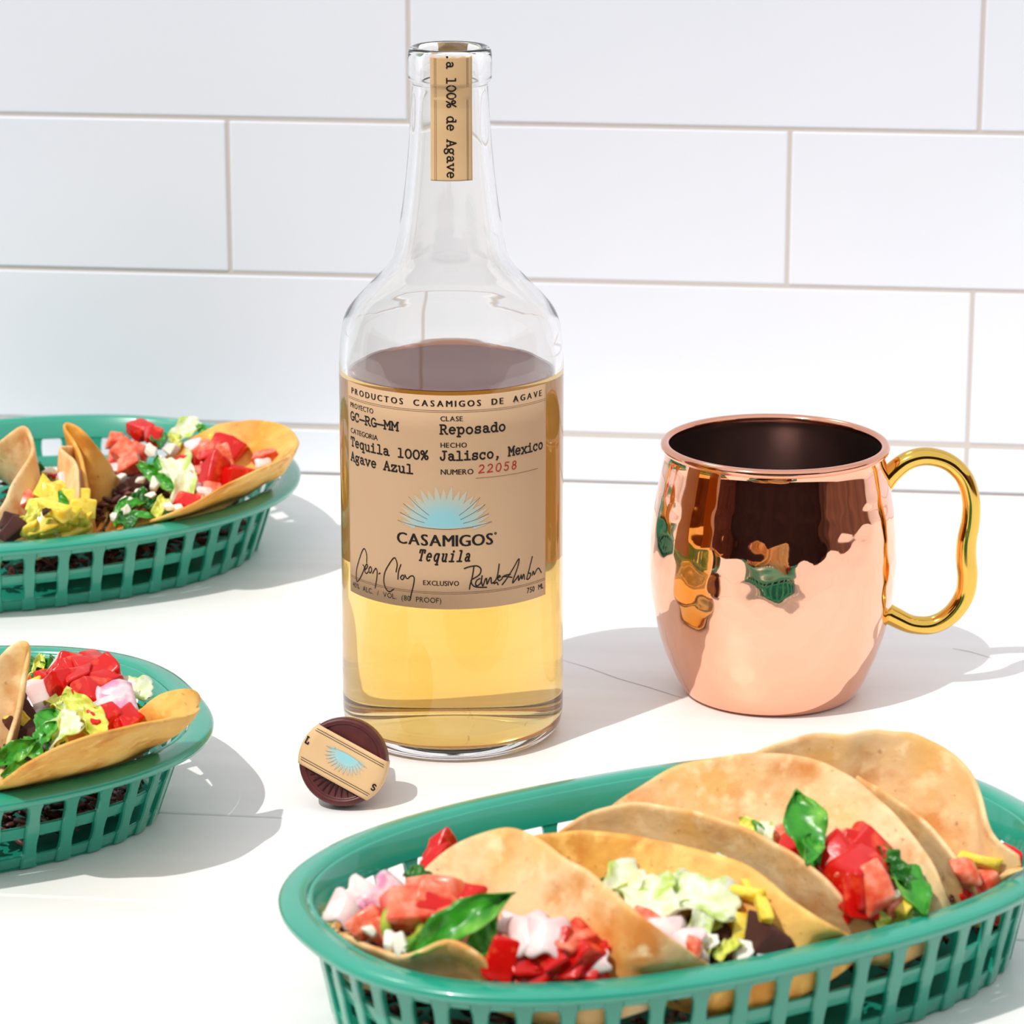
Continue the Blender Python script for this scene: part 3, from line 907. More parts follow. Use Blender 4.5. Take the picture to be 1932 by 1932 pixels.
def make_basket(key, label, cx, cy, rot, a, b, n, hz, d, N=48):
    BK[key] = (cx, cy, rot, a, b, n, hz, d)
    root = empty('food_basket', (cx, cy, 0), rot)
    tag(root, label, 'basket', 'green food baskets')
    dense = []
    K = 1440
    for i in range(K):
        t = 2 * math.pi * i / K
        ct, st = math.cos(t), math.sin(t)
        dense.append(Vector((a * math.copysign(abs(ct) ** (2 / n), ct), b * math.copysign(abs(st) ** (2 / n), st), 0)))
    L = [0.0]
    for i in range(K): L.append(L[-1] + (dense[(i + 1) % K] - dense[i]).length)
    def ring(cnt, shift=0.0):
        out = []; j = 0
        for k in range(cnt):
            s = L[-1] * (k + shift) / cnt
            while L[j + 1] < s: j += 1
            w = (s - L[j]) / (L[j + 1] - L[j])
            p = dense[j].lerp(dense[(j + 1) % K], w)
            t = (dense[(j + 3) % K] - dense[(j - 3) % K]).normalized()
            out.append((p, Vector((t.y, -t.x, 0))))
        return out
    RING = ring(192)
    WT = .0088
    def inset(z):
        return WT + (d - WT) * (1 - z / hz)
    def sweep(name, profile):
        V, F = [], []
        m = len(profile)
        for p, nn in RING:
            for ins, z in profile: V.append(p - nn * ins + Vector((0, 0, z)))
        c = len(RING)
        for i in range(c):
            i2 = (i + 1) % c
            for j in range(m):
                j2 = (j + 1) % m
                F.append((i * m + j, i * m + j2, i2 * m + j2, i2 * m + j))
        o = mk(name, V, F, M['teal'], root)
        try: o.data.set_sharp_from_angle(angle=math.radians(50))
        except Exception: pass
        return o
    sweep('rim', [(.0008, hz - .0044), (.0002, hz - .0038), (.0, hz - .0020), (.0006, hz - .0011), (.0020, hz - .0006), (.0050, hz - .0001), (.0076, hz), (.0087, hz - .0006), (.0093, hz - .0018), (.0076, hz - .0020), (.0032, hz - .0024), (.0020, hz - .0031), (.0018, hz - .0044)])
    k = hz / .036
    def band(name, z0, z1, th, rec):
        e = .0004
        sweep(name, [(inset(z0) + rec, z0 + e), (inset(z0) + rec + e, z0), (inset(z0) + rec + th - e, z0), (inset(z0) + rec + th, z0 + e), (inset(z1) + rec + th, z1 - e), (inset(z1) + rec + th - e, z1), (inset(z1) + rec + e, z1), (inset(z1) + rec, z1 - e)])
    band('top_band', hz - .0098 * k, hz - .0010, .0016, 0.0004)
    band('middle_hoop', .0132 * k, .0184 * k, .0014, .0009)
    band('bottom_band', .0012, .0058 * k, .0014, .0006)
    # floor plate with its turned-down foot
    V, F = [], []
    base = [p - nn * (inset(.0012) + .0008) for p, nn in RING]
    c = len(base)
    V += [Vector((p.x, p.y, .0010)) for p in base] + [Vector((p.x, p.y, .0030)) for p in base]
    F = [tuple(range(c - 1, -1, -1)), tuple(range(c, 2 * c))] + [(i, (i + 1) % c, c + (i + 1) % c, c + i) for i in range(c)]
    mk('basket_floor', V, F, M['teal_floor'], root, smooth=False)
    sweep('foot_ring', [(inset(0) + .0012, 0), (inset(0) + .0012, .0014), (inset(0) + .0032, .0014), (inset(0) + .0032, 0)])
    for p, nn in ring(N, .5):
        t = Vector((-nn.y, nn.x, 0))
        V, F = [], []
        zs = [(.0008, .0031), (.0052 * k, .0031), (.0066 * k, .0025), (.0098 * k, .0023), (.0128 * k, .0025), (.0140 * k, .0028), (.0178 * k, .0028), (.0190 * k, .0025), (.0222 * k, .0023), (.0252 * k, .0026), (.0266 * k, .0032), (hz - .0045, .0032)]
        for z, w in zs:
            o_ = inset(z)
            V += [p - nn * (o_ - .0003) + t * w * .82 + Vector((0, 0, z)), p - nn * (o_ + .0003) + t * w + Vector((0, 0, z)), p - nn * (o_ + .0017) + t * w + Vector((0, 0, z)),
                  p - nn * (o_ + .0017) - t * w + Vector((0, 0, z)), p - nn * (o_ + .0003) - t * w + Vector((0, 0, z)), p - nn * (o_ - .0003) - t * w * .82 + Vector((0, 0, z))]
        for j in range(len(zs) - 1):
            for q in range(6):
                q2 = (q + 1) % 6
                F.append((j * 6 + q, j * 6 + q2, (j + 1) * 6 + q2, (j + 1) * 6 + q))
        F.append(tuple(range(6))); F.append(tuple((len(zs) - 1) * 6 + q for q in range(6)))
        mk('rib', V, F, M['teal'], root, smooth=False)
    return root

make_basket('mug', 'green plastic oval basket holding four tacos next to the copper mug', .0774, -.2430, math.radians(28.5), .1325, .0856, 2.48, .0410, .0170)
make_basket('wall', 'green plastic oval basket with yellow pepper taco, set against the tiled wall', -.2044, .2426, math.radians(24.2), .130, .1117, 2.27, .036, .0205)
make_basket('long', 'green plastic oval basket with one long tapering taco along its rim', -.2195, -.1072, math.radians(22.3), .134, .0898, 2.70, .036, .0215)

# ------------------------------------------------------------------ taco shells
def taco(label, group, front, back, spine=None, material='tortilla', k=0.42, zlow=.007, e=0.30, amp=.0009, seed=0, thick=.0019):
    N_, M_ = 56, 34
    key = {GA: 'mug', GB: 'wall', GC: 'long'}[group]
    Fp = catmull([seat(*q, key) for q in front], N_)
    Bp = catmull([seat(*q, key) for q in back], N_)
    if spine:
        Sp = catmull([seat(*q, key) for q in spine], N_)
    else:
        Sp = []
        for i in range(N_):
            s = i / (N_ - 1)
            q = Fp[i].lerp(Bp[i], k)
            zt = min(Fp[i].z, Bp[i].z)
            w = abs(2 * s - 1) ** 3
            q.z = min(zt - .001, zlow + (zt - zlow) * w)
            Sp.append(q)
    c = sum(Sp, Vector()) / N_
    root_loc = Vector((c.x, c.y, 0.004))
    nrm = math.sqrt(1 + e * e)
    V, F = [], []
    for i in range(N_):
        S, A, B = Sp[i], Fp[i] - Sp[i], Bp[i] - Sp[i]
        for j in range(M_ + 1):
            t = -1 + 2 * j / M_
            h = math.sqrt(t * t + e * e)
            wf, wb = (h - t) / 2, (h + t) / 2
            wf /= (nrm + 1) / 2; wb /= (nrm + 1) / 2
            P = S + A * wf + B * wb
            nv = noise.noise(P * 55 + Vector((seed, 0, 0))) + .5 * noise.noise(P * 140 + Vector((0, seed, 0)))
            out = (A - B)
            out = out.normalized() if out.length > 1e-6 else Vector((0, -1, 0))
            P = P + out * (amp * nv * (1 if t < 0 else -1)) + Vector((0, 0, amp * .6 * noise.noise(P * 90 + Vector((0, 0, seed)))))
            P = clamp_in(P, key)
            P.z = max(P.z, .0045)
            V.append(P - root_loc)
    W = M_ + 1
    for i in range(N_ - 1):
        for j in range(M_):
            F.append((i * W + j, i * W + j + 1, (i + 1) * W + j + 1, (i + 1) * W + j))
    o = mk('taco_shell', V, F, M[material])
    o.location = root_loc
    md = o.modifiers.new('thickness', 'SOLIDIFY'); md.thickness = thick; md.offset = 0
    sb = o.modifiers.new('round', 'SUBSURF'); sb.levels = 1; sb.render_levels = 1
    return tag(o, label, 'taco', group)

GA, GB, GC = 'tacos in the basket next to the mug', 'tacos in the basket by the wall', 'tacos in the basket with the long taco'
# basket next to the mug
taco('open taco with curled golden shell lip and a cluster of red tomato', GA,
     [(598, 1706, .038), (640, 1762, .038), (700, 1792, .041), (762, 1812, .042), (845, 1778, .050), (905, 1812, .046), (942, 1852, .040), (1100, 1890, .037), (1340, 1828, .037)],
     [(598, 1706, .038), (690, 1692, .042), (775, 1668, .046), (815, 1630, .052), (862, 1594, .060), (950, 1563, .066), (1010, 1583, .066), (1130, 1660, .064), (1230, 1740, .057), (1342, 1822, .043)], seed=1)
taco('taco of pale shredded lettuce and white cheese between leaning shells', GA,
     [(940, 1640, .040), (1000, 1660, .044), (1100, 1690, .046), (1200, 1760, .044), (1300, 1815, .040), (1400, 1840, .036), (1520, 1830, .034), (1640, 1782, .036)],
     [(940, 1640, .040), (970, 1600, .050), (1012, 1576, .058), (1100, 1566, .062), (1200, 1580, .062), (1300, 1602, .060), (1400, 1630, .058), (1480, 1682, .053), (1560, 1742, .046), (1640, 1780, .038)], material='tortilla_gold', seed=2, k=.2)
taco('taco with tall green leaf and tomato wedges before a large pale shell', GA,
     [(1020, 1600, .045), (1065, 1562, .054), (1120, 1533, .060), (1200, 1521, .063), (1330, 1544, .063), (1450, 1592, .059), (1550, 1662, .052), (1662, 1768, .038), (1720, 1780, .036), (1796, 1728, .037)],
     [(1080, 1590, .040), (1165, 1515, .056), (1229, 1474, .064), (1294, 1444, .069), (1423, 1426, .073), (1531, 1437, .072), (1617, 1475, .067), (1680, 1530, .061), (1737, 1592, .054), (1775, 1660, .046), (1797, 1727, .037)], seed=3, k=.22)
taco('tallest taco in a blistered folded shell with tomato at its mouth', GA,
     [(1300, 1540, .040), (1450, 1450, .060), (1560, 1445, .064), (1640, 1482, .062), (1710, 1530, .058), (1770, 1580, .052), (1815, 1640, .045), (1850, 1702, .038), (1880, 1705, .036), (1935, 1640, .044)],
     [(1300, 1500, .050), (1423, 1424, .070), (1488, 1400, .074), (1552, 1387, .077), (1600, 1392, .077), (1622, 1386, .077), (1662, 1380, .077), (1725, 1387, .076), (1789, 1415, .072), (1828, 1450, .068), (1849, 1501, .062), (1858, 1545, .057), (1878, 1585, .052), (1922, 1612, .048)], seed=4, k=.45, amp=.0012)
# basket by the tiled wall
taco('taco opened wide over the basket rim by the wall, with diced tomato', GB,
     [(200, 1005, .032), (280, 985, .038), (363, 955, .046), (429, 917, .053), (479, 893, .056), (528, 870, .057), (552, 856, .056)],
     [(200, 1000, .030), (240, 930, .030), (290, 880, .036), (340, 840, .044), (389, 812, .053), (412, 802, .055), (445, 795, .057), (479, 792, .058), (512, 796, .058), (545, 807, .057), (561, 826, .056), (562, 838, .056)], material='tortilla_gold', seed=5, e=.22,
     spine=[(200, 1010, .028), (300, 1012, .010), (400, 985, .014), (460, 955, .026), (500, 928, .037), (530, 900, .045), (557, 850, .055)])
taco('taco of yellow pepper pieces between two upright shells', GB,
     [(-90, 960, .030), (-30, 985, .036), (0, 958, .042), (17, 925, .048), (33, 899, .053), (55, 868, .058), (61, 842, .062), (54, 820, .066), (43, 806, .068), (28, 812, .067), (8, 826, .064), (-40, 860, .050), (-60, 900, .036)],
     [(100, 1012, .030), (150, 996, .036), (152, 952, .046), (150, 900, .056), (141, 870, .060), (116, 848, .062), (125, 846, .062), (150, 850, .058), (170, 880, .048), (180, 905, .036)], seed=6, k=.5)
taco('tall narrow upright taco shell between the pepper pieces and diced tomato', GB,
     [(150, 1006, .030), (166, 990, .036), (163, 940, .045), (154, 870, .058), (138, 832, .064), (118, 803, .070), (130, 796, .071), (165, 821, .066), (199, 866, .052), (219, 900, .038), (228, 918, .030)],
     [(170, 1006, .028), (186, 1000, .028), (198, 985, .027), (210, 960, .026), (218, 940, .026), (226, 922, .028)], material='tortilla_gold', seed=9, k=.6, zlow=.012)
# basket with the long taco
taco('long tapering taco shell lying along the basket rim', GC,
     [(-20, 1496, .038), (31, 1456, .049), (70, 1431, .055), (109, 1413, .059), (140, 1400, .061), (171, 1389, .062), (217, 1379, .062), (268, 1368, .061), (320, 1357, .058), (360, 1347, .055), (374, 1334, .053)],
     [(-20, 1480, .036), (60, 1420, .040), (140, 1380, .044), (210, 1352, .048), (255, 1344, .050), (282, 1323, .055), (304, 1310, .057), (335, 1301, .058), (358, 1302, .057), (371, 1310, .055), (376, 1324, .052)],
     spine=[(-20, 1510, .033), (60, 1520, .018), (120, 1508, .018), (180, 1488, .022), (242, 1460, .032), (296, 1424, .041), (335, 1392, .048), (360, 1362, .051), (375, 1332, .053)], material='tortilla_gold', seed=7, e=.22)
taco('upright taco shell flap standing beside the long taco', GC,
     [(-150, 1440, .030), (-90, 1300, .055), (-40, 1270, .062), (-10, 1252, .066), (15, 1227, .071), (31, 1216, .073), (46, 1212, .074), (57, 1219, .073), (53, 1240, .069), (47, 1278, .063), (40, 1324, .055), (28, 1371, .048), (18, 1406, .043), (9, 1434, .040), (0, 1484, .036)],
     [(-150, 1440, .030), (-140, 1330, .050), (-100, 1290, .058), (-70, 1300, .056), (-60, 1350, .050), (-50, 1400, .044), (-40, 1450, .038), (-10, 1490, .034)], seed=8, k=.4)

# ------------------------------------------------------------------ fillings
def chunk_mesh(name, seed, dims, jit=.22, sub=2):
    r = random.Random(seed)
    bm = bmesh.new()
    bmesh.ops.create_cube(bm, size=1)
    for v in bm.verts:
        v.co = Vector((v.co.x * dims[0], v.co.y * dims[1], v.co.z * dims[2])) + Vector([r.uniform(-jit, jit) * d for d in dims])
    bmesh.ops.bevel(bm, geom=bm.edges[:], offset=.20 * min(dims), segments=3, affect='EDGES', profile=.5)
    bmesh.ops.subdivide_edges(bm, edges=bm.edges[:], cuts=1, use_grid_fill=True)
    for v in bm.verts:
        v.co += v.co.normalized() * (.09 * noise.noise(v.co * 2.6 + Vector((seed * 3.7, 0, 0))) + .03 * noise.noise(v.co * 7 + Vector((0, seed, 0))))
    bmesh.ops.triangulate(bm, faces=[f for f in bm.faces if len(f.verts) > 4])
    me = bpy.data.meshes.new(name); bm.to_mesh(me); bm.free()
    me.polygons.foreach_set('use_smooth', [True] * len(me.polygons))
    return me

def leaf_mesh(name, seed, length, width, ruffle, curl, thick=.03, pointed=True, freq=1.0):
    r = random.Random(seed)
    n, m = 22, 10
    ph = r.uniform(0, 6)
    V, F = [], []
    for lay in (0, 1):
        for i in range(n + 1):
            s = i / n
            w = width * ((math.sin(math.pi * min(s * .94 + .05, 1)) ** .7) if pointed else (1 - .35 * abs(2 * s - 1) ** 3)) * (1 + .18 * noise.noise(Vector((s * 7, seed, 0))))
            ang = curl * (s - .5)
            cx = length * (s - .5) * (1 - .12 * abs(curl)); cz = -.25 * curl * length * (2 * s - 1) ** 2 * .5
            for j in range(m + 1):
                q = 2 * j / m - 1
                edge = abs(q) ** 1.6
                z = cz + ruffle * edge * math.sin(s * 17 * freq + ph + q * 1.5) + ruffle * .4 * math.sin(s * 31 * freq + ph * 2 - q * 4) + .22 * width * q * q
                V.append((cx + .03 * math.sin(j * 2 + ph), w * q * .5 + .06 * width * math.sin(s * 9 + ph) * q, z + lay * thick))
    W = m + 1; H = (n + 1) * W
    for i in range(n):
        for j in range(m):
            F.append((i * W + j, i * W + j + 1, (i + 1) * W + j + 1, (i + 1) * W + j))
            F.append((H + i * W + j, H + (i + 1) * W + j, H + (i + 1) * W + j + 1, H + i * W + j + 1))
        for j in (0, m):
            F.append((i * W + j, (i + 1) * W + j, H + (i + 1) * W + j, H + i * W + j))
    for i in (0, n):
        for j in range(m): F.append((i * W + j, i * W + j + 1, H + i * W + j + 1, H + i * W + j))
    me = bpy.data.meshes.new(name); me.from_pydata(V, [], F); me.update()
    bm = bmesh.new(); bm.from_mesh(me); bmesh.ops.recalc_face_normals(bm, faces=bm.faces); bm.to_mesh(me); bm.free()
    me.polygons.foreach_set('use_smooth', [True] * len(me.polygons))
    return me

def petal_mesh(name, seed, bend=1.0):
    """a curved slice of onion layer"""
    r = random.Random(seed)
    n, m = 10, 8
    V, F = [], []
    th = .16
    for lay in (0, 1):
        R = .75 + th * lay
        for i in range(n + 1):
            a = (i / n - .5) * 1.5 * bend
            for j in range(m + 1):
                b = (j / m - .5) * (1.0 + .15 * math.sin(i))
                V.append((R * math.sin(a) / max(bend, .3) * .72, b * .8, R * math.cos(a) - .75 - .12 * b * b))
    W = m + 1; H = (n + 1) * W
    for i in range(n):
        for j in range(m):
            F.append((i * W + j, i * W + j + 1, (i + 1) * W + j + 1, (i + 1) * W + j)); F.append((H + i * W + j, H + (i + 1) * W + j, H + (i + 1) * W + j + 1, H + i * W + j + 1))
        for j in (0, m): F.append((i * W + j, (i + 1) * W + j, H + (i + 1) * W + j, H + i * W + j))
    for i in (0, n):
        for j in range(m): F.append((i * W + j, i * W + j + 1, H + i * W + j + 1, H + i * W + j))
    me = bpy.data.meshes.new(name); me.from_pydata(V, [], F); me.update()
    bm = bmesh.new(); bm.from_mesh(me); bmesh.ops.recalc_face_normals(bm, faces=bm.faces); bm.to_mesh(me); bm.free()
    me.polygons.foreach_set('use_smooth', [True] * len(me.polygons))
    return me

def ring_mesh(name):
    V, F = [], []
    n, m = 24, 10
    for i in range(n):
        a = 2 * math.pi * i / n
        for j in range(m):
            b = 2 * math.pi * j / m
            r = .38 + .13 * math.cos(b) + .02 * math.sin(3 * a)
            V.append((r * math.cos(a), r * math.sin(a) * .85, .16 * math.sin(b)))
    for i in range(n):
        for j in range(m): F.append((i * m + j, i * m + (j + 1) % m, ((i + 1) % n) * m + (j + 1) % m, ((i + 1) % n) * m + j))
    me = bpy.data.meshes.new(name); me.from_pydata(V, [], F); me.update()
    me.polygons.foreach_set('use_smooth', [True] * len(me.polygons))
    return me

KINDS = {}
def kind(key, name, cat, look, material, meshes):
    KINDS[key] = (name, cat, look, meshes)
    for me in meshes: me.materials.append(M[material])
kind('tom', 'tomato_chunk', 'tomato', 'glossy red diced tomato chunk', 'tomato', [chunk_mesh('tomato_chunk', s, (1, .8, .66), .3) for s in range(6)])
kind('tomp', 'tomato_chunk', 'tomato', 'pale pink diced tomato chunk', 'tomato_pale', [chunk_mesh('tomato_chunk', 10 + s, (1, .75, .62)) for s in range(3)])
kind('on', 'onion_piece', 'onion', 'white chopped onion piece', 'onion', [petal_mesh('onion_piece', s, 1.0 - .2 * s) for s in range(3)])
kind('onp', 'onion_piece', 'onion', 'pink red-onion piece', 'onion_pink', [petal_mesh('onion_piece', 5 + s, .9 - .2 * s) for s in range(2)])
kind('let', 'lettuce_shred', 'lettuce', 'pale ruffled lettuce shred', 'lettuce', [leaf_mesh('lettuce_shred', 20 + s, 1, .6, .045, 1.0, pointed=False, freq=.55) for s in range(3)])
kind('lime', 'lettuce_shred', 'lettuce', 'yellow-green ruffled lettuce shred', 'lime', [leaf_mesh('lettuce_shred', 30 + s, 1, .42, .06, 1.0, pointed=False, freq=.7) for s in range(3)])
kind('leaf', 'green_leaf', 'leaf', 'bright green leaf piece', 'leaf', [leaf_mesh('green_leaf', 40 + s, 1, .36, .035, .8, freq=.7) for s in range(3)])
kind('dk', 'green_leaf', 'leaf', 'dark green leaf piece', 'dark_leaf', [leaf_mesh('green_leaf', 50 + s, 1, .6, .07, .9) for s in range(2)])
kind('pep', 'pepper_piece', 'pepper', 'yellow pepper piece', 'pepper', [chunk_mesh('pepper_piece', 60 + s, (1, .62, .5)) for s in range(3)])
kind('ch', 'cheese_crumb', 'cheese', 'white cheese crumb', 'cheese', [chunk_mesh('cheese_crumb', 70 + s, (1, .7, .62), .3) for s in range(3)])
kind('me', 'meat_piece', 'meat', 'dark browned meat piece', 'meat', [chunk_mesh('meat_piece', 80 + s, (1, .55, .5), .3) for s in range(3)])
kind('ja', 'chilli_ring', 'chilli', 'green chilli ring', 'jalapeno', [ring_mesh('chilli_ring')])

def view_rot(angle, tilt=0.0, roll=0.0):
    """x axis lies at `angle` (degrees, anticlockwise) across the picture plane, z axis leans to the viewer and up"""
    zax = Vector((0, -math.cos(math.radians(48)), math.sin(math.radians(48))))
    yax = Vector((0, math.sin(math.radians(48)), math.cos(math.radians(48))))
    xax = Vector((1, 0, 0))
    a = math.radians(angle)
    X = xax * math.cos(a) + yax * math.sin(a)
    Yv = -xax * math.sin(a) + yax * math.cos(a)
    B = Matrix((X, Yv, zax)).transposed()
    return B @ Euler((math.radians(roll), math.radians(tilt), 0)).to_matrix()

OWN = {('leaf', 868, 1742): 'large bright green leaf draped across the taco with the curled lip',
       ('ja', 760, 1748): 'green chilli ring beside the pale onion in the curled-lip taco',
       ('onp', 730, 1690): 'purple-pink onion petal standing on the pale onion in the curled-lip taco',
       ('dk', 788, 1652): 'small dark green leaf tucked below the topmost tomato of the curled-lip taco',
       ('on', 1035, 1768): 'white onion slab lying on the red tomato cluster of the curled-lip taco',
       ('tomp', 1222, 1740): 'pink tomato strip lying along the shell edge beside pale lettuce',
       ('pep', 1398, 1735): 'olive-yellow pepper piece under the lettuce between leaning shells',
       ('leaf', 1519, 1560): 'tall upright green leaf rising before the large pale shell',
       ('leaf', 1708, 1672): 'long green leaf strip hanging beside the tomato wedges before the pale shell',
       ('lime', 1672, 1735): 'wide yellow-green lettuce piece at the foot of the tomato wedges before the pale shell',
       ('tom', 272, 824): 'red tomato dice on top of the pink ones by the wall',
       ('let', 338, 895): 'long pale lettuce strip hanging down the wide open taco by the wall',
       ('tomp', 502, 862): 'flat pink tomato sliver lying inside the open shell over the rim',
       ('on', 497, 874): 'white onion sliver under the pink tomato sliver in the open shell',
       ('leaf', 120, 945): 'green slice standing among the yellow pepper pieces',
       ('on', 138, 915): 'pale onion piece above the yellow pepper pieces',
       ('onp', 205, 1330): 'large pink onion petal under the tomatoes in the long taco',
       ('leaf', 205, 1292): 'light green leaf piece beside the tomatoes on the long taco',
       ('on', 122, 1262): 'small white onion piece behind the tomatoes of the long taco',
       ('leaf', 92, 1365): 'round upright green leaf at the middle of the long taco',
       ('let', 250, 1305): 'pale lettuce piece against the rim behind the long taco'}

def fill(where, group, key_b, items, dz=0.0):
    todo = []
    for it in items:
        key, u, v, z, size = it[:5]
        ang = it[5] if len(it) > 5 and it[5] is not None else None
        asp = it[6] if len(it) > 6 else 1.0
        if key in ('tom', 'tomp', 'pep') and size >= 14:
            k = 3 if size >= 17 else 2
            for q in range(k):
                a_ = q * 2 * math.pi / k + rnd.uniform(0, 1.5)
                todo.append((key if rnd.random() < .8 or key == 'pep' else ('tomp' if key == 'tom' else 'tom'), u + size * 1.35 * math.cos(a_), v + size * 1.0 * math.sin(a_), z + dz + rnd.uniform(-.001, .002), size * rnd.uniform(.66, .8), None if ang is None else ang + rnd.uniform(-35, 35), asp))
        else:
            todo.append((key, u, v, z + dz, size * (.9 if key in ('tom', 'tomp') else 1), ang, asp))

    for key, u, v, z, size, ang, asp in todo:
        if ang is None: ang = rnd.uniform(0, 360)
        name, cat, look, meshes = KINDS[key]
        o = bpy.data.objects.new(name, meshes[rnd.randrange(len(meshes))])
        COL.objects.link(o)
        s = size / 1000 * {'ch': .72, 'on': .86, 'onp': .9, 'tom': .92, 'tomp': .92, 'me': .9}.get(key, 1.0)
        loc = seat(u, v, z, key_b, (.42 if key in ('tom', 'tomp', 'pep', 'ch', 'me') else .25) * s, .012, .4)
        if inside(loc, key_b, .25 * s, .4) > 1: loc = clamp_in(loc, key_b, .4 * s)
        B = view_rot(ang, rnd.uniform(-28, 28), rnd.uniform(-28, 28)).to_4x4()
        o.matrix_world = Matrix.Translation(loc) @ B @ Matrix.Diagonal((s, s * asp, s, 1))
        tag(o, OWN.get((key, u, v), look + ' ' + where), cat, group)

def mince(where, key, pts, width, seed):
    """loose dark meat heaped along the fold of a taco: too small to count"""
    P = catmull([seat(*q, key, .008) for q in pts], 40)
    r = random.Random(seed)
    V, F = [], []
    for i in range(300):
        c = P[r.randrange(40)] + Vector((r.gauss(0, width), r.gauss(0, width), r.uniform(-.010, .002)))
        c = clamp_in(c, key, .007)
        c.z = max(c.z, .0085)
        a, e_ = r.uniform(0, 6.28), r.uniform(-.5, .5)
        d = Vector((math.cos(a), math.sin(a), e_)).normalized() * r.uniform(.002, .0055)
        s1 = d.cross(Vector((0, 0, 1))).normalized() * r.uniform(.0009, .0018)
        s2 = d.cross(s1).normalized() * r.uniform(.0008, .0016)
        b = len(V)
        for t in (-1, -.4, .4, 1):
            w = 1.0 if abs(t) < .5 else .45
            V += [c + d * t + s1 * w, c + d * t + s2 * w, c + d * t - s1 * w, c + d * t - s2 * w]
        for k in range(3):
            for q in range(4):
                F.append((b + k * 4 + q, b + k * 4 + (q + 1) % 4, b + (k + 1) * 4 + (q + 1) % 4, b + (k + 1) * 4 + q))
        F += [(b, b + 1, b + 2, b + 3), (b + 12, b + 13, b + 14, b + 15)]
    o = mk('shredded_meat', V, F, M['meat'])
    tag(o, 'loose shredded browned meat ' + where, 'meat', kind='stuff')

w1, w2, w3, w4 = ('in the taco with the curled shell lip', 'in the taco between leaning shells', 'in front of the large pale taco shell', 'at the mouth of the tallest taco')
w5, w6, w7 = ('in the taco opened wide by the wall', 'in the taco between two upright shells', 'in the long tapering taco')
mince(w1, 'mug', [(700, 1750, .034), (850, 1790, .034), (1000, 1830, .032), (1200, 1850, .032)], .007, 1)
mince(w2, 'mug', [(1120, 1720, .036), (1250, 1780, .036), (1400, 1790, .036), (1540, 1800, .034)], .007, 2)
mince(w3, 'mug', [(1380, 1590, .042), (1500, 1620, .042), (1620, 1690, .040), (1730, 1745, .034)], .006, 3)
mince(w4, 'mug', [(1780, 1620, .040), (1850, 1660, .038), (1920, 1670, .036)], .006, 4)
mince(w5, 'wall', [(210, 960, .032), (260, 920, .034), (320, 900, .034), (400, 900, .034)], .009, 5)
mince(w6, 'wall', [(20, 980, .034), (60, 930, .034), (90, 900, .034), (120, 960, .030)], .009, 6)
mince(w7, 'long', [(20, 1450, .036), (80, 1400, .036), (160, 1360, .036), (240, 1355, .038)], .009, 7)

mince('added to darken the floor of the basket next to the mug', 'mug', [(680, 1850, .012), (800, 1890, .012), (1000, 1900, .012), (1250, 1870, .012), (1500, 1820, .012), (1750, 1750, .012)], .012, 11)  # dark bits added on the three floors, standing in for shade behind the holes
mince('added to darken the floor of the basket by the wall', 'wall', [(-40, 1060, .012), (80, 1050, .012), (200, 1030, .012), (330, 1000, .012), (440, 960, .012)], .012, 12)
mince('added to darken the floor of the basket with the long taco', 'long', [(-60, 1540, .012), (40, 1540, .012), (120, 1520, .012), (220, 1490, .012), (290, 1450, .012)], .012, 13)
fill(w1, 'fillings of the taco with the curled lip', 'mug', [
    ('on', 652, 1716, .044, 15), ('on', 678, 1696, .046, 15), ('onp', 732, 1694, .050, 17, 60), ('onp', 712, 1705, .048, 13), ('tomp', 800, 1700, .050, 22, -10), ('tomp', 850, 1715, .049, 17, -15), ('tom', 790, 1735, .045, 16),
    ('tom', 828, 1602, .052, 12, 70), ('tom', 822, 1622, .051, 11, 60), ('dk', 788, 1652, .052, 10), ('tomp', 690, 1740, .045, 12), ('tomp', 715, 1752, .044, 12), ('tom', 735, 1740, .043, 11), ('ja', 760, 1748, .047, 15, -35),
    ('leaf', 866, 1742, .054, 40, 24, .74), ('leaf', 912, 1768, .050, 20, 62), ('ch', 735, 1775, .045, 9), ('ch', 755, 1782, .045, 9), ('ch', 772, 1790, .044, 8), ('ch', 700, 1758, .045, 6), ('lime', 632, 1725, .043, 11),
    ('on', 1000, 1760, .052, 17, 10), ('on', 1035, 1768, .052, 17, -5), ('on', 965, 1745, .051, 11), ('tomp', 1092, 1768, .050, 9), ('tom', 935, 1800, .045, 15, 80), ('tom', 990, 1835, .045, 17), ('tom', 1035, 1835, .047, 18, 10), ('tom', 1075, 1838, .046, 17),
    ('tom', 1045, 1795, .049, 14), ('tom', 1098, 1795, .048, 18, 60), ('tom', 1115, 1838, .044, 16), ('tomp', 1000, 1848, .047, 11, 0), ('tomp', 1070, 1785, .050, 12, -30), ('me', 955, 1835, .040, 14), ('lime', 955, 1862, .043, 10), ('let', 1150, 1845, .042, 16, -40),
    ('let', 1180, 1860, .042, 18, -15), ('dk', 1155, 1862, .040, 12), ('onp', 1230, 1848, .042, 11, -30), ('on', 1130, 1815, .044, 9), ('ch', 1085, 1755, .050, 6), ('dk', 925, 1765, .047, 12)])
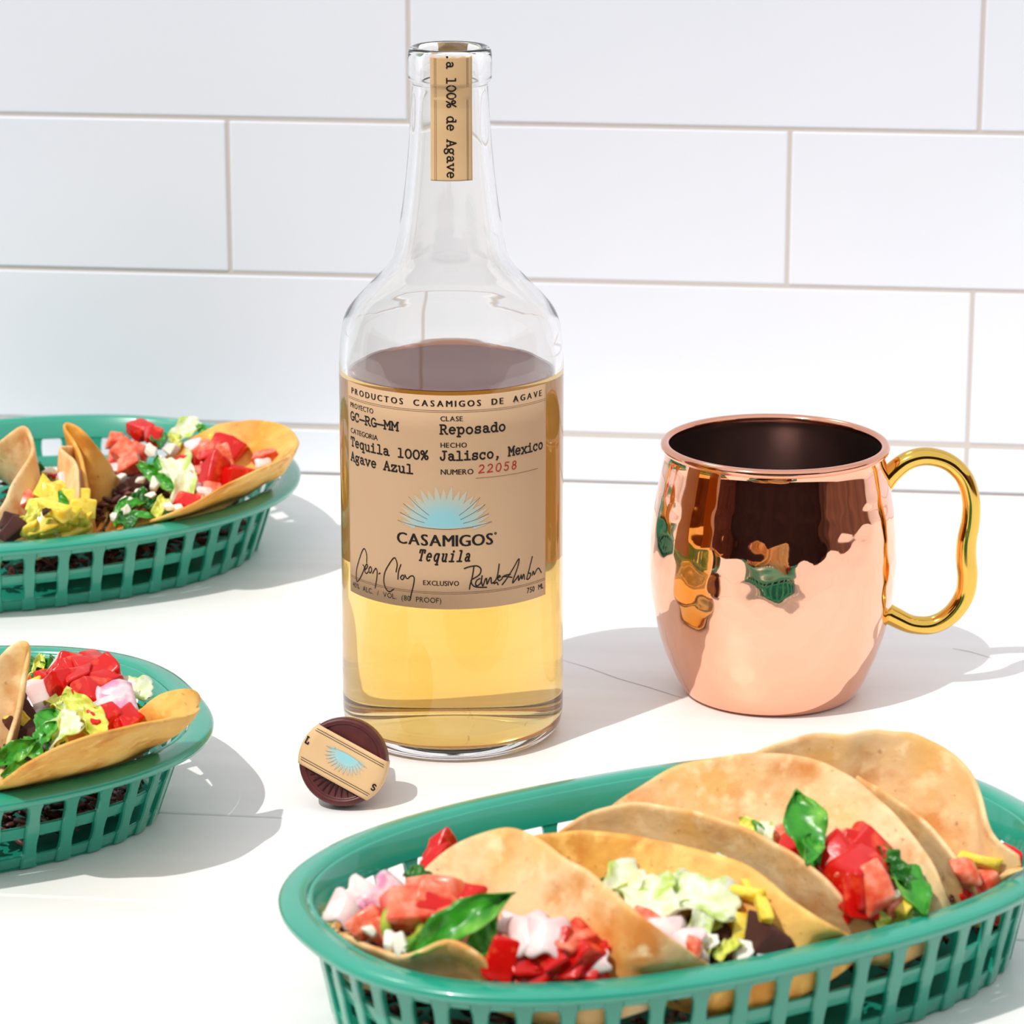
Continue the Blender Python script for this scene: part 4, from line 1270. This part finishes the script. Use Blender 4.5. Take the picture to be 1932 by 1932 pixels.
fill(w2, 'fillings of the taco between leaning shells', 'mug', [
    ('let', 1185, 1690, .052, 26, 55, 1.2), ('let', 1225, 1700, .053, 24, 100, 1.2), ('let', 1265, 1690, .053, 22, 20), ('let', 1320, 1703, .053, 27, -12, 1.1), ('lime', 1165, 1705, .050, 18, 50), ('dk', 1150, 1676, .050, 12, 0), ('leaf', 1242, 1652, .053, 9, 40),
    ('dk', 1338, 1657, .053, 13, -15), ('let', 1365, 1660, .054, 20, -25), ('pep', 1405, 1672, .053, 15, -55, .5), ('pep', 1425, 1705, .052, 14, -50, .6), ('leaf', 1385, 1690, .051, 14, -20), ('tomp', 1222, 1740, .050, 11, -35), ('on', 1258, 1765, .048, 14), ('on', 1275, 1752, .048, 10), ('on', 1300, 1782, .047, 14),
    ('let', 1318, 1752, .049, 13, 70), ('tomp', 1308, 1785, .048, 8), ('lime', 1330, 1745, .048, 12), ('pep', 1398, 1735, .046, 16, 30), ('lime', 1375, 1790, .046, 12, 40), ('ch', 1405, 1795, .047, 13, 70), ('me', 1440, 1765, .045, 15), ('me', 1478, 1772, .044, 16, -10), ('me', 1455, 1795, .043, 16), ('me', 1505, 1790, .042, 15),
    ('ch', 1530, 1793, .043, 8), ('ch', 1555, 1788, .043, 9), ('ch', 1575, 1778, .043, 8), ('let', 1455, 1740, .047, 13, -60), ('leaf', 1440, 1735, .047, 7), ('ch', 1435, 1800, .044, 5), ('ch', 1345, 1780, .046, 7), ('me', 1360, 1760, .043, 15), ('me', 1300, 1730, .044, 14), ('me', 1345, 1735, .044, 14), ('let', 1325, 1800, .043, 12)], dz=-.003)
fill(w3, 'fillings before the large pale shell', 'mug', [
    ('lime', 1418, 1560, .058, 12, -30), ('let', 1445, 1572, .058, 9), ('leaf', 1432, 1565, .059, 8, -50), ('tom', 1492, 1592, .055, 15, -20), ('leaf', 1519, 1560, .066, 29, 100, 1.25), ('leaf', 1530, 1600, .062, 16, 80, 1.2), ('leaf', 1548, 1645, .054, 24, -60), ('dk', 1570, 1665, .051, 16, -55),
    ('tom', 1600, 1632, .054, 25, -45), ('tom', 1640, 1650, .054, 20, -60), ('tom', 1590, 1600, .056, 14), ('tom', 1615, 1675, .050, 17), ('ch', 1570, 1588, .058, 7, 0), ('ch', 1643, 1607, .058, 8), ('on', 1672, 1655, .052, 10), ('ch', 1662, 1635, .054, 7), ('ch', 1685, 1690, .049, 7), ('ch', 1668, 1672, .051, 6),
    ('dk', 1652, 1610, .057, 14, -30, .8), ('dk', 1685, 1635, .055, 18, -60, .6), ('leaf', 1708, 1672, .058, 32, -66, 1.1), ('leaf', 1718, 1722, .050, 18, -80, 1.2), ('tomp', 1665, 1703, .047, 15), ('pep', 1690, 1712, .046, 9), ('lime', 1672, 1735, .044, 19, 0, 1.3), ('lime', 1655, 1728, .045, 12), ('me', 1738, 1735, .041, 12), ('tomp', 1625, 1700, .046, 10), ('ch', 1725, 1738, .044, 5)], dz=-.003)
fill(w4, 'fillings of the tallest taco', 'mug', [
    ('tom', 1905, 1652, .050, 20, 25), ('tom', 1880, 1668, .047, 17), ('tom', 1862, 1678, .045, 15), ('tomp', 1838, 1648, .049, 14, -50), ('lime', 1905, 1632, .053, 16, 10), ('lime', 1935, 1628, .053, 14), ('let', 1932, 1598, .053, 12), ('tom', 1925, 1690, .044, 16), ('pep', 1862, 1635, .049, 16, -15, .5), ('tom', 1855, 1700, .040, 14)], dz=-.003)
fill(w5, 'fillings of the wide open taco', 'wall', [
    ('tomp', 232, 840, .046, 15), ('tomp', 240, 862, .044, 14), ('tomp', 255, 850, .045, 12), ('tom', 272, 824, .052, 14, -20), ('dk', 300, 832, .052, 13), ('tomp', 218, 872, .040, 10), ('on', 222, 880, .040, 10), ('tom', 245, 885, .038, 14), ('leaf', 298, 878, .048, 12), ('leaf', 290, 895, .047, 20, -35), ('leaf', 312, 910, .046, 16, -50),
    ('ch', 285, 850, .050, 8), ('ch', 275, 885, .047, 7), ('ch', 300, 865, .049, 6), ('ch', 322, 850, .050, 9), ('ch', 290, 915, .046, 8), ('ch', 262, 928, .044, 7), ('ch', 240, 945, .043, 9), ('ch', 238, 966, .042, 7), ('ch', 216, 975, .041, 6), ('ch', 283, 935, .045, 6), ('ch', 310, 892, .048, 6), ('ch', 318, 955, .043, 6), ('ch', 228, 902, .042, 6), ('ch', 265, 905, .044, 6),
    ('leaf', 250, 955, .042, 18, 40), ('leaf', 228, 965, .041, 16, 70), ('dk', 270, 945, .042, 16, 20), ('leaf', 262, 975, .041, 15, 0), ('dk', 240, 985, .039, 14), ('let', 348, 818, .052, 20, 25), ('lime', 330, 830, .050, 12), ('on', 365, 845, .051, 11), ('tomp', 385, 850, .051, 11), ('let', 338, 895, .047, 32, 100, .8), ('let', 348, 930, .045, 22, 80, .8),
    ('tom', 420, 880, .049, 21, 60), ('tom', 400, 862, .050, 12), ('tomp', 425, 860, .051, 12), ('tom', 352, 875, .049, 10), ('tomp', 372, 895, .048, 10), ('on', 392, 912, .046, 10), ('tomp', 400, 925, .045, 10), ('onp', 368, 918, .046, 9), ('on', 385, 935, .044, 10), ('tomp', 378, 940, .044, 8), ('tom', 355, 948, .043, 13), ('lime', 302, 955, .042, 13, 70), ('ch', 330, 960, .041, 8), ('dk', 322, 972, .039, 11),
    ('leaf', 385, 815, .054, 13, -50), ('pep', 405, 838, .052, 8), ('tomp', 502, 862, .050, 13, 10, .5), ('on', 497, 874, .049, 10, 15, .6), ('me', 255, 915, .040, 14), ('me', 235, 925, .038, 14), ('dk', 398, 825, .052, 8)], dz=-.003)
fill(w6, 'fillings of the yellow pepper taco', 'wall', [
    ('pep', 85, 938, .046, 15, 60), ('pep', 108, 940, .046, 15, 20), ('pep', 125, 955, .046, 17, -20), ('pep', 90, 975, .044, 19, 10), ('pep', 122, 982, .043, 18, 15), ('pep', 138, 965, .043, 16), ('lime', 65, 965, .044, 14, 80), ('lime', 72, 985, .043, 16, 40), ('leaf', 120, 945, .049, 11, -65), ('on', 138, 915, .048, 16), ('pep', 75, 1000, .041, 16, 20), ('ch', 95, 890, .047, 8),
    ('leaf', 58, 882, .047, 9), ('dk', 75, 892, .046, 11), ('tom', 104, 898, .045, 7), ('dk', 88, 915, .044, 12), ('me', 85, 965, .048, 5), ('tomp', 50, 945, .042, 10), ('me', 22, 1000, .040, 13), ('me', 30, 960, .038, 16), ('me', 45, 920, .040, 16), ('me', 20, 985, .038, 15), ('ch', 100, 1000, .041, 5), ('ch', 112, 902, .045, 5), ('lime', 50, 985, .040, 12)])
fill(w7, 'fillings of the long tapering taco', 'long', [
    ('lime', 55, 1290, .049, 12), ('pep', 68, 1305, .048, 16, -20), ('lime', 48, 1312, .047, 9), ('dk', 62, 1264, .052, 13, 10), ('dk', 92, 1272, .052, 20, -60), ('lime', 72, 1260, .053, 14, 80, .7), ('on', 122, 1262, .054, 13), ('tom', 165, 1262, .056, 17, 30), ('tom', 148, 1272, .055, 15, 30), ('tomp', 180, 1270, .056, 16), ('tom', 135, 1285, .053, 14),
    ('tom', 165, 1300, .054, 20, 5), ('tom', 145, 1302, .052, 14), ('dk', 145, 1280, .055, 12, -10), ('lime', 205, 1275, .056, 12, 60), ('leaf', 205, 1292, .056, 14, 60, 1.4), ('lime', 198, 1258, .057, 9, 70), ('tomp', 222, 1305, .053, 9), ('onp', 205, 1330, .053, 24, 20), ('onp', 185, 1335, .052, 16), ('on', 100, 1312, .050, 22, 35), ('onp', 75, 1325, .048, 18, 20), ('tomp', 105, 1295, .050, 16, 40), ('lime', 122, 1322, .052, 20, -30), ('lime', 140, 1340, .052, 22, -40), ('lime', 160, 1352, .052, 22, -50),
    ('lime', 180, 1365, .052, 18, -70), ('let', 128, 1355, .051, 15, -30), ('leaf', 92, 1365, .051, 18, 80, 1.6), ('leaf', 85, 1388, .049, 15, 60, 1.3), ('let', 112, 1385, .049, 20, 30), ('lime', 120, 1378, .050, 14), ('tom', 192, 1355, .052, 11, 20), ('tom', 215, 1362, .050, 11), ('tom', 235, 1358, .050, 12), ('tomp', 235, 1345, .050, 12, 60), ('leaf', 30, 1418, .047, 20, 20), ('leaf', 65, 1418, .047, 16, -50), ('dk', 98, 1402, .046, 14), ('leaf', 32, 1450, .043, 14, 40), ('me', 48, 1335, .046, 16), ('me', 45, 1370, .044, 18), ('me', 60, 1400, .042, 18), ('pep', 40, 1362, .046, 10),
    ('me', 50, 1432, .042, 16), ('me', 20, 1440, .040, 14), ('let', 250, 1305, .052, 16, 0, 1.2), ('let', 243, 1325, .051, 12, 60), ('dk', 258, 1350, .050, 10), ('tomp', 225, 1340, .051, 10)], dz=-.002)
